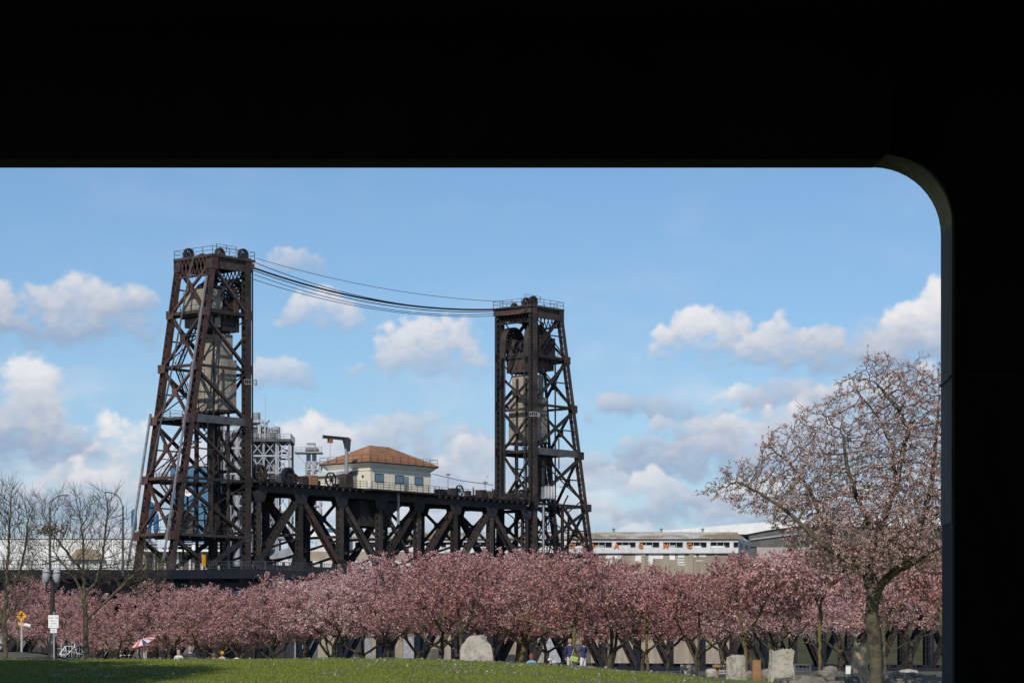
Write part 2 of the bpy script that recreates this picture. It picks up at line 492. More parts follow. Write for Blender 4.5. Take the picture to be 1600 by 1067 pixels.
M['grass_ground'] = mat('lawn_soil', (.13, .165, .020), (.10, .13, .016), .5, .95, c3=(.18, .185, .035), scale3=.12, bump=.6, bscale=8)
M['park_ground'] = mat('park_ground', (.10, .085, .06), (.07, .075, .03), .35, .95, c3=(.16, .14, .11), scale3=.9, bump=.6, bscale=6)
M['bank_ground'] = mat('bank_ground', (.040, .050, .016), (.065, .06, .03), .12, .95, c3=(.03, .036, .014), scale3=.5, bump=.8, bscale=2)
build_terrain('ground', list(np.arange(-60, 30, 6.0)) + list(np.arange(30, 60, 1.2)) + list(np.arange(60, 98.01, .5)), M['grass_ground'])
build_terrain('park_ground', list(np.arange(98, 248.1, 2.5)) + list(np.arange(253, 545, 12.0)), M['park_ground'])
build_terrain('far_bank', list(np.arange(541, 700, 8.0)) + list(np.arange(700, 5200, 300.0)), M['bank_ground'])

wt = MB().box(-900, 1400, 215, 575, -7.6, -7.0).build('river_water', mat('river_water', (.03, .05, .055), None, rough=.08, spec=.6))
wt['kind'] = 'structure'

# pavement under the viaduct
MB().box(-30, 30, -40, 32, -.2, .012).build('pavement', M['asphalt'])['kind'] = 'structure'


def strip(name, mat_, edge_a, edge_b, lift, n=24):
    """a road sheet draped on the terrain between two edge curves given as (X,Y) lists"""
    V, Fc = [], []
    for i in range(n + 1):
        t = i / n
        A = [np.interp(t, np.linspace(0, 1, len(edge_a)), [q[k] for q in edge_a]) for k in (0, 1)]
        B = [np.interp(t, np.linspace(0, 1, len(edge_b)), [q[k] for q in edge_b]) for k in (0, 1)]
        for s in (0, .25, .5, .75, 1):
            X, Y = lerp(A[0], B[0], s), lerp(A[1], B[1], s)
            V.append((X, Y, ground_z(X, Y) + lift))
    for i in range(n):
        for k in range(4):
            a = i * 5 + k
            Fc.append((a, a + 1, a + 6, a + 5))
    return npmesh(name, V, Fc, mat_)


# park road at the left with a kerbed pavement behind it
strip('road', M['road'], [(-60, 118), (-30, 121), (-26.5, 140)], [(-60, 146), (-31, 147), (-27.5, 150)], .04)['kind'] = 'structure'
strip('footpath', M['pave'], [(-60, 146.2), (-31, 147.2), (-27.2, 150.4), (-24, 146)], [(-60, 158), (-32, 159), (-25.4, 158), (-23, 150)], .12)['kind'] = 'structure'

# ------------------------------------------------------------------ the viaduct the camera stands under
vd = thing('road_viaduct', 'black silhouetted concrete road viaduct framing the view overhead and right', 'viaduct', (4.8, 30, 0))
VO = (4.8, 30, 0)
ZN, ZF = 29.25, 30.0
XI = 670 / FPX * ZF                    # inner face of the pier
HB = EYE + 793 / FPX * ZF              # underside of the portal beam
RAD = .755
m = MB(VO)
zsplit = EYE + (1055 - 822) / FPX * ZF
m.box(XI, 8.5, ZN, ZF, zsplit, HB - RAD).build('pier_shaft', M['pier'], vd)
MB(VO).box(XI + .012, 8.48, ZN + .006, ZF - .006, -.3, zsplit).build('pier_base', M['pierlow'], vd)
poly = [(XI - RAD, ZN, HB)]
for k in range(13):
    a = k / 12 * math.pi / 2
    poly.append((XI - RAD + RAD * math.sin(a), ZN, HB - RAD + RAD * math.cos(a)))
poly = poly[1:] + [(8.5, ZN, HB - RAD), (8.5, ZN, HB + .05), (XI - RAD, ZN, HB + .05)]
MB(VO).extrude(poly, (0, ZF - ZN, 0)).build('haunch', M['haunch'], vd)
MB(VO).box(-26, 26, ZN, ZF, HB + .05, 8.4).build('portal_beam', M['undershade'], vd)
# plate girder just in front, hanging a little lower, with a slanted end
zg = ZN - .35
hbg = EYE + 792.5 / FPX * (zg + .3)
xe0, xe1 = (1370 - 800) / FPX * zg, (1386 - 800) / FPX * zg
MB(VO).extrude([(-26, zg - .2, hbg), (xe0, zg - .2, hbg), (xe1, zg - .2, hbg + .10), (xe1 + .1, zg - .2, 8.4), (-26, zg - .2, 8.4)], (0, .5, 0)).build('plate_girder', M['undershade'], vd)
MB(VO).box(XI + .02, 8.5, ZN - .06, ZN - .002, -.3, HB - RAD).build('pilaster', M['undershade'], vd)  # dark sheet over the pier front, its shade given by colour
MB(VO).extrude([(a + .012, c - .05, z + .012) for a, c, z in poly], (0, .046, 0)).build('haunch_shade_plate', M['undershade'], vd)  # near-black plate added so the haunch front reads as shaded
MB(VO).box(XI - RAD, 8.5, ZN - .1, ZN - .055, HB + .05, 8.4).build('pilaster_head', M['undershade'], vd)
MB(VO).box(-27, 27, -34, 31.2, 8.4, 9.3).build('deck_slab', M['undershade'], vd)
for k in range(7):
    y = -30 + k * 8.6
    MB(VO).box(-26, 26, y, y + .5, 7.5, 8.4).build('cross_beam', M['undershade'], vd)
MB(VO).box(-27, 27, -34, -33, -.3, 8.4).build('rear_light_blocker', M['undershade'], vd)  # unseen wall added behind the camera to keep the underside dark
MB(VO).box(9.5, 10.3, -33, 31, -.3, 8.4).build('side_wall', M['undershade'], vd)
zc_ = EYE + (1055 - 589) / FPX * ZN
b = MB(VO)
b.bar((XI - .012, ZF, zc_ - .02), (XI - .012, ZN, zc_ + .01), .02, .022)
b.bar((XI + .15, ZN - .065, zc_ + .01), (XI + .66, ZN - .07, zc_ + .02), .018, .022)
b.build('steel_band', M['greysteel'], vd)

# ------------------------------------------------------------------ the lift bridge
PHI = math.radians(41.1)
DX, DY = math.sin(PHI), math.cos(PHI)
ANG = math.atan2(DY, DX)
BX, BY = (385 - 800) / FPX * 400, 400.0
LSP = 65.5
W = 7.3
HD = 16.0        # road surface over eye level
HT = 28.4        # top chord


def bw(s, y, h):
    return Vector((BX + s * DX - y * DY, BY + s * DY + y * DX, EYE + h))


def s_px(px, y):
    k = (px - 800) / FPX
    return (k * (BY + y * DX) - (BX - y * DY)) / (DX - k * DY)


def h_px(py, s, y):
    return (1055 - py) / FPX * bw(s, y, 0).y


def bthing(name, label, cat, s0, y0, h0, group=None):
    o = thing(name, label, cat, bw(s0, y0, h0), ANG, group)
    return o, (s0, y0, h0)


def laced(off, p0, p1, a, b, v, bars=True, bw_=.10, tk=.07, double=False, sides=(-1, 1)):
    """two plates (width a) normal to v, b apart, joined by zigzag lacing"""
    m = MB(off)
    p0, p1 = Vector(p0), Vector(p1)
    d = (p1 - p0); Ln = d.length; d.normalize()
    v = Vector(v); v = (v - d * v.dot(d)).normalized()
    u = d.cross(v).normalized()
    for s in (-1, 1):
        q = v * (s * (b / 2 - tk / 2))
        m.obox(p0 + q, p1 + q, u, v, a, tk)
    if bars:
        n = max(2, int(round(Ln / (b * 1.05))))
        for s in sides:
            o = u * (s * (a / 2 - .03))
            for i in range(n):
                c0, c1 = p0 + d * (Ln * i / n) + o, p0 + d * (Ln * (i + 1) / n) + o
                s0 = 1 if i % 2 else -1
                for sg_ in ((s0, -s0) if double else (s0,)):
                    e0, e1 = c0 + v * (sg_ * b / 2), c1 - v * (sg_ * b / 2)
                    m.obox(e0, e1, (e1 - e0).normalized().cross(u), u, bw_, .03, caps=False)
    return m


def wheel(off, c, r, wdt, axis, mats=None, spokes=10, rim=.16):
    m = MB(off)
    c = Vector(c); ax = Vector(axis).normalized()
    t = Vector((0, 0, 1)); u = ax.cross(t).normalized()
    n = 28

    def P(rad, k, side): a = 2 * math.pi * k / n; return c + u * (rad * math.cos(a)) + t * (rad * math.sin(a)) + ax * (side * wdt / 2)
    vs, fs = [], []
    for k in range(n):
        vs += [P(r, k, -1), P(r, k, 1), P(r * (1 - rim), k, 1), P(r * (1 - rim), k, -1)]
    for k in range(n):
        a, b_ = 4 * k, 4 * ((k + 1) % n)
        for i in range(4): fs.append((a + i, a + (i + 1) % 4, b_ + (i + 1) % 4, b_ + i))
    m.add(vs, fs)
    for k in range(spokes):
        a = 2 * math.pi * k / spokes
        e = c + u * (r * .9 * math.cos(a)) + t * (r * .9 * math.sin(a))
        m.bar(c, e, wdt * .35, r * .10, up=ax)
    m.cyl(c - ax * wdt * .6, c + ax * wdt * .6, r * .17, n=10)
    return m


def railing(off, pts, hgt=1.1, step=2.0, r=.045, rails=(1.0, .5), pick=0):
    m = MB(off)
    for a, b in zip(pts[:-1], pts[1:]):
        a, b = Vector(a), Vector(b)
        n = max(1, int((b - a).length / step))
        for i in range(n + 1):
            p = a.lerp(b, i / n)
            m.bar(p, p + Vector((0, 0, hgt)), r * 1.3, caps=False)
        for q in rails:
            m.bar(a + Vector((0, 0, hgt * q)), b + Vector((0, 0, hgt * q)), r, caps=False)
        if pick:
            k = max(1, int((b - a).length / pick))
            for i in range(k):
                p = a.lerp(b, (i + .5) / k)
                m.bar(p + Vector((0, 0, .1)), p + Vector((0, 0, hgt)), r * .5, caps=False)
    return m


def stair(off, p0, p1, width, wdir, rails=True):
    m = MB(off)
    p0, p1, wd = Vector(p0), Vector(p1), Vector(wdir).normalized()
    n = max(4, int((p1 - p0).length / .42))
    for s in (-1, 1):
        o = wd * (s * width / 2)
        m.bar(p0 + o, p1 + o, .08, .22)
        if rails:
            m.bar(p0 + o + Vector((0, 0, 1)), p1 + o + Vector((0, 0, 1)), .06)
            for k in range(0, n + 1, 4):
                q = p0.lerp(p1, k / n) + o
                m.bar(q, q + Vector((0, 0, 1)), .05)
    for k in range(n):
        q = p0.lerp(p1, (k + .5) / n)
        m.bar(q - wd * width / 2, q + wd * width / 2, .25, .05)
    return m


LEV = [61.0, 53.5, 45.4, 37.6, 28.8, 20.5]


def tower(sg, s0, label, western):
    root, off = bthing('lift_tower', label, 'bridge tower', s0, 0, -9, 'lift towers of the steel bridge')

    def S(ds): return s0 - sg * ds

    def bk(h): return 6.8 + (61 - h) * ((9.0 if western else 10.2) / 45.0)
    X, Y_ = Vector((1, 0, 0)), Vector((0, 1, 0))
    cm = M['brown'] if western else M['steel']
    bm_ = M['rust'] if western else M['steel']
    # four legs
    for y in (0, W):
        laced(off, (S(0), y, -9), (S(0), y, 62), 1.05, 1.0, Y_, double=True, bw_=.11).build('front_column', cm, root)
        laced(off, (S(bk(-2)), y, -9), (S(bk(61)), y, 61), .82, .92, Y_, bw_=.12).build('back_leg', bm_, root)
    # base gussets and joints on back legs
    for i, h in enumerate(LEV):
        for y in (0, W):
            hh = 1.15 if i == 0 else .75
            g = MB(off)
            ds = bk(h)
            yo = -.5 if y == 0 else W + .5
            g.box(S(ds) - .62, S(ds) + .62, yo - .03, yo + .03, h - hh * 1.1, h + hh * .6)
            g.build('gusset_plate', bm_, root)
            g = MB(off)
            xb = S(ds + .43)
            yc = y + (.22 if y == 0 else -.22)
            g.obox((xb - sg * .19 * hh, yc, h - hh * 1.1), (xb + sg * .14 * hh, yc, h + hh * .6), (1, 0, 0), (0, 1, 0), .06, 1.35)
            g.build('gusset_plate', bm_, root)
            if i:
                MB(off).box(S(0) - .75, S(0) + .75, yo - .025, yo + .025, h - .7, h + .7).build('gusset_plate', cm, root)
    # back face: horizontals and X bracing
    for i in range(5):
        h0, h1 = LEV[i], LEV[i + 1]
        nrm = Vector((1, 0, .19 * sg)).normalized()
        a0, a1 = (S(bk(h0)), 0, h0), (S(bk(h0)), W, h0)
        c0, c1 = (S(bk(h1)), 0, h1), (S(bk(h1)), W, h1)
        laced(off, a0, c1, .34, .40, nrm, bw_=.07, tk=.05).build('diagonal_brace', bm_, root)
        laced(off, a1, c0, .34, .40, nrm, bw_=.07, tk=.05).build('diagonal_brace', bm_, root)
        xm = (S(bk(h0)) + S(bk(h1))) / 2 - sg * .3
        MB(off).box(xm - .03, xm + .03, W / 2 - .55, W / 2 + .55, (h0 + h1) / 2 - .75, (h0 + h1) / 2 + .55).build('gusset_plate', bm_, root)
        laced(off, c0, c1, .40, .34, (1, 0, 0), bw_=.06, tk=.05).build('strut', bm_ if i != 2 else M['greysteel'], root)
    # lattice girder at the head of the back face and of the front face
    for (ds, hs, nm) in ((bk(60.4) + .3, (58.9, 61.6), bm_), (-.35, (59.2, 61.6), M['steel'])):
        g = MB(off)
        for h in hs: g.bar((S(ds), 0, h), (S(ds), W, h), .35, .28)
        n = 9
        for k in range(n):
            y0, y1 = W * k / n, W * (k + 1) / n
            g.bar((S(ds), y0, hs[0]), (S(ds), y1, hs[1]), .12)
            g.bar((S(ds), y0, hs[1]), (S(ds), y1, hs[0]), .12)
        g.build('lattice_girder', nm, root)
    # front face: X bracing between the columns
    FL = [58.8, 50.3, 44.7, 37.6, 28.8 if not western else 30.5]
    for i in range(4):
        h0, h1 = FL[i], FL[i + 1]
        if i == 0: continue
        laced(off, (S(.3), 0, h0), (S(.3), W, h1), .32, .38, X, bw_=.07, tk=.05).build('diagonal_brace', M['steel'], root)
        laced(off, (S(.3), W, h0), (S(.3), 0, h1), .32, .38, X, bw_=.07, tk=.05).build('diagonal_brace', M['steel'], root)
        laced(off, (S(.3), 0, h1), (S(.3), W, h1), .45, .4, X, bw_=.06, tk=.05).build('strut', M['steel'], root)
        MB(off).box(S(.05) - .03, S(.05) + .03, W / 2 - .45, W / 2 + .45, (h0 + h1) / 2 - .5, (h0 + h1) / 2 + .5).build('gusset_plate', M['steel'], root)
    # side faces
    for y in (0, W):
        sm = M['brown'] if (western and y == 0) else M['black']
        for i in range(5):
            h0, h1 = LEV[i], LEV[i + 1]
            laced(off, (S(bk(h0 - .6)), y, h0 - .6), (S(.1), y, h1 + .3), .40, .5, Y_, bw_=.08, tk=.05).build('diagonal_brace', sm, root)
            MB(off).bar((S(.1), y, h0 - .5), (S(bk(h1)), y, h1 + .2), .15).build('tie_rod', M['black'], root)
            MB(off).bar((S(bk((h0 + h1) / 2)), y, (h0 + h1) / 2), (S(bk((h0 + h1) / 2) * .5), y, (h0 + h1) / 2), .2).build('sub_strut', sm, root)
            if h1 == LEV[3]:
                g = MB(off); q0, q1 = S(bk(h1)), S(0)
                g.box(min(q0, q1), max(q0, q1), y - .2, y + .2, h1 - .55, h1 + .6)
                g.build('girder', M['greysteel'], root)
            else:
                laced(off, (S(bk(h1)), y, h1), (S(0), y, h1), .38, .45, Y_, bw_=.07, tk=.05).build('strut', sm, root)
        # inner secondary bracing
        for (h0, h1) in ((28.8, 20.5),):
            mid = bk(24) * .5
            laced(off, (S(mid), y, h0), (S(mid), y, h1), .45, .4, Y_, tk=.05).build('post', M['steel'], root)
            laced(off, (S(mid), y, h0), (S(bk(h1)), y, h1), .4, .4, Y_, tk=.05).build('diagonal_brace', M['steel'], root)
        laced(off, (S(bk(20)), y, 20.3), (S(7.5), y, HD), .55, .55, Y_, tk=.06).build('diagonal_brace', M['black'], root)
        laced(off, (S(.4), y, 20.3), (S(7.5), y, HD), .55, .55, Y_, tk=.06).build('diagonal_brace', M['black'], root)
    # more posts and long rods inside
    for (ds, y, h0, h1, t) in ((3.2, .5, 16, 37, .34), (6.2, .4, 20, 54, .2), (3.6, W - .4, 16, 50, .34), (1.2, 2.6, 20, 50, .26), (1.2, 4.6, 20, 50, .3), (9.5, 3.4, 16, 30, .22),
                               (5.4, 2.2, 28.8, 38, .5), (5.4, 5.0, 28.8, 38, .5)):
        MB(off).bar((S(ds), y, h0), (S(ds), y, h1), t, t).build('post', M['steel'], root)
    # platforms with rails
    for (d0, d1, h, y0, y1) in ((.4, 15.0, 20.5, -.2, W + .2), (.6, 8.8, 53.3, .3, W - .3), (1.2, 11, 37.9, 4.6, W), (1, 13.2, 28.6, 5.2, W)):
        g = MB(off); g.box(min(S(d0), S(d1)), max(S(d0), S(d1)), y0, y1, h - .18, h)
        for k in range(6):
            q = S(lerp(d0, d1, (k + .5) / 6)); g.box(q - .1, q + .1, y0, y1, h - .5, h - .18)
        g.build('platform', M['black'], root)
        railing(off, [(S(d0), y0, h), (S(d1), y0, h), (S(d1), y1, h), (S(d0), y1, h)], 1.05, 2.0, .05).build('railing', M['steel'], root)
    # stairs zigzag up the back of the tower
    q = [(20.5, 28.6), (28.8, 37.8), (37.8, 45.4), (45.4, 53.3)]
    for k, (h0, h1) in enumerate(q):
        d0, d1 = (bk(h0) - 1.6, 4.2) if k % 2 else (4.6, bk(h1) - 1.4)
        stair(off, (S(d0), W - 1.5, h0), (S(d1), W - 1.5, h1), .9, (0, 1, 0)).build('stair', M['steel'], root)
    stair(off, (S(6.6), 3.4, 53.4), (S(3.2), 3.4, 60.6), .8, (0, 1, 0)).build('stair', M['steel'], root)
    # top: girders, platform, rails
    for y in (0, W):
        MB(off).box(min(S(-.9), S(7.2)), max(S(-.9), S(7.2)), y - .25, y + .25, 59.9, 61.5).build('head_girder', M['steel'] if y else M['brown'], root)
    MB(off).box(min(S(-1.3), S(7.4)), max(S(-1.3), S(7.4)), -.6, W + .6, 61.5, 61.85).build('head_platform', M['brown'], root)
    MB(off).box(min(S(-1.25), S(-.6)), max(S(-1.25), S(-.6)), -.45, W + .45, 60.5, 61.3).build('cable_beam', M['rust'], root)
    railing(off, [(S(-1.2), -.5, 61.85), (S(7.3), -.5, 61.85), (S(7.3), W + .5, 61.85), (S(-1.2), W + .5, 61.85), (S(-1.2), -.5, 61.85)], 1.15, 1.7, .05).build('railing', M['steel'], root)
    railing(off, [(S(.2), 2.0, 62.9), (S(4.2), 2.0, 62.9)], 1.0, 1.5, .05).build('railing', M['steel'], root)
    # small rope sheaves on the head
    for (ds, y, r, hc) in ((.4, .3, .95, 62.5), (2.2, 3.4, .95, 62.7), (6.6, 5.4, .9, 62.4), (2.8, 6.6, .8, 62.3)):
        wheel(off, (S(ds), y, hc), r, .45, (0, 1, 0), spokes=8, rim=.3).build('rope_sheave', M['steel'], root)
        MB(off).box(S(ds) - .5, S(ds) + .5, y - .5, y + .5, 61.85, 62.15).build('sheave_bearing', M['steel'], root)
    # main sheaves with hood rims
    for y in (1.0, W - 1.0):
        wheel(off, (S(1.9), y, 56.4), 2.25, 1.0, (0, 1, 0), spokes=16, rim=.14).build('main_sheave', M['steel'], root)
        # sheet-metal hood over the sheave
        g = MB(off); n = 14; vs, fs = [], []
        for k in range(n + 1):
            a = math.pi * k / n
            for rr, sd in ((2.42, -.68), (2.42, .68), (2.34, .68), (2.34, -.68)):
                vs.append((S(1.9) + rr * math.cos(a), y + sd, 56.4 + rr * math.sin(a)))
        for k in range(n):
            for i in range(4): fs.append((4 * k + i, 4 * k + (i + 1) % 4, 4 * k + 4 + (i + 1) % 4, 4 * k + 4 + i))
        g.add(vs, fs)
        for e in (2.38, -2.38): g.box(S(1.9) + e - .05, S(1.9) + e + .05, y - .68, y + .68, 53.4 if e * sg > 0 else 55.4, 56.4)
        g.build('sheave_hood', M['steel'], root)
    for y in (2.9, 4.5):
        wheel(off, (S(1.0), y, 55.3), 1.05, .6, (0, 1, 0), spokes=8, rim=.2).build('rope_sheave', M['steel'], root)
    for y in (.2, 1.9, W - 1.9, W - .2):
        MB(off).box(S(1.9) - .4, S(1.9) + .4, y - .14, y + .14, 53.5, 56.6).build('sheave_bearing', M['steel'], root)
    MB(off).box(min(S(.4), S(3.6)), max(S(.4), S(3.6)), .3, W - .3, 53.3, 53.9).build('sheave_girder', M['black'], root)
    # hanging ropes to the span
    for y in (.55, 1.45, W - 1.45, W - .55):
        g = MB(off)
        for k in range(3): g.cyl((S(-.55), y + (k - 1) * .16, HT + 1), (S(-.55), y + (k - 1) * .16, 56.4), .045, n=5)
        g.build('lift_rope', M['black'], root)
    for y in (-.25, W + .25):
        MB(off).bar((S(-1.0), y, 28), (S(-1.0), y, 60.4), .16).build('guide_rail', M['black'], root)
    # winch clutter on the machinery floor
    for k in range(9):
        ds, y = rnd.uniform(2.5, 7.5), rnd.uniform(.8, W - .8)
        hh = rnd.uniform(.5, 1.7)
        MB(off).box(S(ds) - .4, S(ds) + .4, y - .35, y + .35, 53.3, 53.3 + hh).build('winch_housing', M['steel'] if k % 3 else M['greysteel'], root)
    # clutter at the deck house level
    for k in range(10):
        ds, y = rnd.uniform(1.5, 12), rnd.uniform(.6, W - .6)
        MB(off).bar((S(ds), y, 20.5), (S(ds + rnd.uniform(-.6, .6)), y, 20.5 + rnd.uniform(2, 7.8)), rnd.uniform(.12, .34)).build('post', M['steel'], root)
    # pipes, rods and catwalk beams crowding the inside of the tower
    for k in range(34):
        h0 = rnd.uniform(20.8, 36 if k % 3 else 52)
        y0 = rnd.uniform(.4, W - .4)
        d0 = rnd.uniform(1.0, bk(h0) * .75)
        kind = k % 4
        if kind == 0: e = (S(d0), y0, h0 + rnd.uniform(3, 8))
        elif kind == 1: e = (S(d0 + rnd.uniform(2, 4.5)), y0, h0)
        elif kind == 2: e = (S(d0), min(W - .3, y0 + rnd.uniform(2, 4)), h0)
        else: e = (S(d0 + rnd.uniform(1.5, 4)), y0, h0 + rnd.uniform(2, 4.5))
        MB(off).bar((S(d0), y0, h0), e, rnd.uniform(.09, .22)).build('pipe', M[rnd.choice(['steel', 'black', 'steel', 'greysteel', 'brown'])], root)
    # concrete-footed pier below the tower
    for y in (0, W):
        for ds in (0, bk(-2)):
            MB(off).cyl((S(ds), y, -17), (S(ds), y, -8.9), 1.7, 1.5, 14).build('pier_footing', M['concrete_dark'], root)
    if western:
        # pale cable tray up the near back leg and drain pipes
        g = MB(off)
        for (ya, o) in ((-.15, .72),):
            a, b_ = Vector((S(bk(16) + o), ya, 16.5)), Vector((S(bk(58) + o), ya, 58.5))
            g.bar(a, b_, .34, .12, up=(0, 1, 0))
        g.build('cable_tray', M['galv'], root)
        g = MB(off); g.bar((S(bk(16) + .72), W + .3, 16), (S(bk(38) + .72), W + .3, 38.5), .3, .3, up=(0, 1, 0)).build('cable_tray', M['galv'], root)
        ps = [(S(bk(61) + .8), 3.2, 61.6), (S(bk(58) + .9), 3.4, 59), (S(bk(45) + .8), 4.4, 45), (S(bk(30) + .8), 5.6, 30)]
        MB(off).path(ps, .13, 6).build('riser_pipe', M['greysteel'], root)
    else:
        MB(off).box(min(S(1.7), S(4.2)), max(S(1.7), S(4.2)), -1.2, -.3, 29.6, 29.75).build('cage_floor', M['galv'], root)
        railing(off, [(S(1.7), -1.2, 29.7), (S(4.2), -1.2, 29.7), (S(4.2), -.3, 29.7)], 2.0, .8, .06, (1, .5), pick=.2).build('cage_rail', M['white'], root)
        MB(off).box(min(S(1.75), S(4.15)), max(S(1.75), S(4.15)), -.35, -.3, 29.75, 31.6).build('cage_panel', M['galv'], root)
        MB(off).cyl((S(1.6), -.9, -9), (S(1.6), -.9, 28.5), .16, n=6).build('riser_pipe', M['galv'], root)
        laced(off, (S(6.5), W * .5, 60), (S(9.5), W * .5, 29), .3, .4, Y_).build('ladder', M['steel'], root)
        MB(off).extrude([(S(2.2), 1.2, 37.5), (S(3.4), 1.2, 37.5), (S(4.4), 1.2, 31), (S(3.6), 1.2, 29.2)], (0, 1.2, 0)).build('rope_chute', M['black'], root)
    # caged platform ring
    gc = MB(off); n = 16
    cxx, cyy, hz = S(-.3), -1.0, 43.2
    for hq in (0, .7):
        for k in range(9):
            a0, a1 = math.pi + math.pi * k / 9, math.pi + math.pi * (k + 1) / 9
            gc.bar((cxx + 1.1 * math.cos(a0), cyy + .6 + 1.0 * math.sin(a0), hz + hq), (cxx + 1.1 * math.cos(a1), cyy + .6 + 1.0 * math.sin(a1), hz + hq), .06)
    for k in range(10):
        a0 = math.pi + math.pi * k / 9
        gc.bar((cxx + 1.1 * math.cos(a0), cyy + .6 + math.sin(a0), hz), (cxx + 1.1 * math.cos(a0), cyy + .6 + math.sin(a0), hz + .7), .05)
    gc.build('guard_ring', M['galv'], root)
    return root


tower(1, 0.0, 'rust-brown lattice lift tower with pale cable tray, the left taller tower', True)
tower(-1, LSP, 'dark steel lattice lift tower on the right end of the lift span', False)


def concrete_block(off, prof, y0, y1, s_of, joints, mat_, root, name='concrete_course'):
    """counterweight: a stack of cast courses with recessed joints"""
    for k, (h0, h1, d0, d1, yi) in enumerate(prof):
        n = max(1, int((h1 - h0) / joints))
        for i in range(n):
            a, b = lerp(h0, h1, i / n), lerp(h0, h1, (i + 1) / n)
            g = MB(off)
            e = rnd.uniform(-.015, .015)
            g.box(min(s_of(d0), s_of(d1)) - e, max(s_of(d0), s_of(d1)) + e, y0 + yi - e, y1 - yi + e, a + .02, b - .02)
            g.build(name, mat_, root)
        g = MB(off); g.box(min(s_of(d0), s_of(d1)) + .05, max(s_of(d0), s_of(d1)) - .05, y0 + yi + .05, y1 - yi - .05, h0, h1).build('core', M['concrete_dark'], root)


for (sg, s0, nm, wst) in ((1, 0.0, 'left', True), (-1, LSP, 'right', False)):
    So = lambda ds, sg=sg, s0=s0: s0 - sg * ds
    r, off = bthing('counterweight', f'tall stepped pale concrete counterweight hanging low inside the {nm} tower', 'counterweight', So(2.9), W / 2, 39.3, 'concrete counterweights in the lift towers')
    concrete_block(off, [(39.3, 46.8, 1.3, 4.5, .75), (46.8, 50.6, 1.5, 4.3, 1.35)], 0, W, So, 1.25, M['concrete'], r)
    MB(off).box(min(So(1.2), So(4.6)), max(So(1.2), So(4.6)), .7, W - .7, 38.95, 39.3).build('steel_tray', M['steel'], r)
    for (y, ds) in ((1.7, 2.0), (W - 1.7, 2.0), (1.7, 3.8), (W - 1.7, 3.8)):
        MB(off).bar((So(ds), y, 50.6), (So(ds), y, 54.5), .22).build('hanger', M['black'], r)
    r, off = bthing('counterweight', f'squat upper counterweight box with steel bands under the main sheaves, {nm} tower', 'counterweight', So(4), W / 2, 51.2, 'concrete counterweights in the lift towers')
    g = MB(off)
    d0, d1, y0, y1 = 4.2, 6.7, 1.0, W - 1.0
    pts = [(So(d0), y0, 52.2), (So(d1), y0, 52.6), (So(d1), y1, 52.6), (So(d0), y1, 52.2)]
    g.box(min(So(4.0), So(6.8)), max(So(4.0), So(6.8)), .9, W - .9, 54.0, 57.0).build('concrete_block', M['concrete'] if wst else M['black'], r)
    MB(off).box(min(So(4.1), So(6.7)), max(So(4.1), So(6.7)), 1.1, W - 1.1, 51.5, 53.1).build('concrete_block', M['concrete'] if wst else M['steel'], r)
    MB(off).box(min(So(3.9), So(6.9)), max(So(3.9), So(6.9)), .85, W - .85, 53.1, 54.0).build('steel_band', M['steel'], r)
    MB(off).box(min(So(.7), So(3.9)), max(So(.7), So(3.9)), .8, W - .8, 51.0, 54.6).build('steel_box', M['brown'] if not wst else M['black'], r)
    for k in range(4):
        MB(off).box(min(So(.55), So(.7)), max(So(.55), So(.7)), 1.2 + k * 1.35, 1.7 + k * 1.35, 51.6, 54.9).build('rope_clamp', M['steel'] if k % 2 else M['rust'], r)

# ---- lift span
root, off = bthing('lift_span', 'dark steel through truss span hanging between the two lift towers', 'bridge span', LSP / 2, 0, HD)
SK = [2.2 + k * 8.73 for k in range(8)]
Yv, Xv = Vector((0, 1, 0)), Vector((1, 0, 0))
for y in (0, W):
    vm_, dm = (M['brown'], M['brown']) if y == 0 else (M['black'], M['black'])
    for k, s in enumerate(SK):
        laced(off, (s, y, HD), (s, y, HT - .9), .82, .95, Yv, double=True, bw_=.09).build('vertical', vm_, root)
        for e in (-.55, .55):
            MB(off).extrude([(s - 1.5, y + e, HT - .95), (s + 1.5, y + e, HT - .95), (s + .95, y + e, HT - 2.4), (s - .95, y + e, HT - 2.4)], (0, .05, 0)).build('gusset_plate', M['black'], root)
            MB(off).extrude([(s - 1.3, y + e, HD + .6), (s + 1.3, y + e, HD + .6), (s + .8, y + e, HD + 1.9), (s - .8, y + e, HD + 1.9)], (0, .05, 0)).build('gusset_plate', M['black'], root)
    for (a, b_, w) in ((1, 0, .85), (1, 2, .85), (2, 3, .8), (4, 3, .8), (5, 4, .85), (6, 5, .85), (6, 7, .85)):
        laced(off, (SK[a], y, HT - 1.2), (SK[b_], y, HD + .8), w, .9, Yv, bw_=.09).build('diagonal', dm if (a + b_) % 3 or y else M['rust'], root)
    laced(off, (SK[3], y, HT - 1.2), (SK[4], y, HD + .8), .4, .6, Yv, tk=.05).build('counter_diagonal', dm, root)
    # chords
    for k in range(7):
        MB(off).box(SK[k] + .003, SK[k + 1] - .003, y - .5, y + .5, HT - .95, HT + .35).build('top_chord', M['black'], root)
        MB(off).box(SK[k] + .003, SK[k + 1] - .003, y - .45, y + .45, HD - .6, HD + .6).build('bottom_chord', M['black'], root)
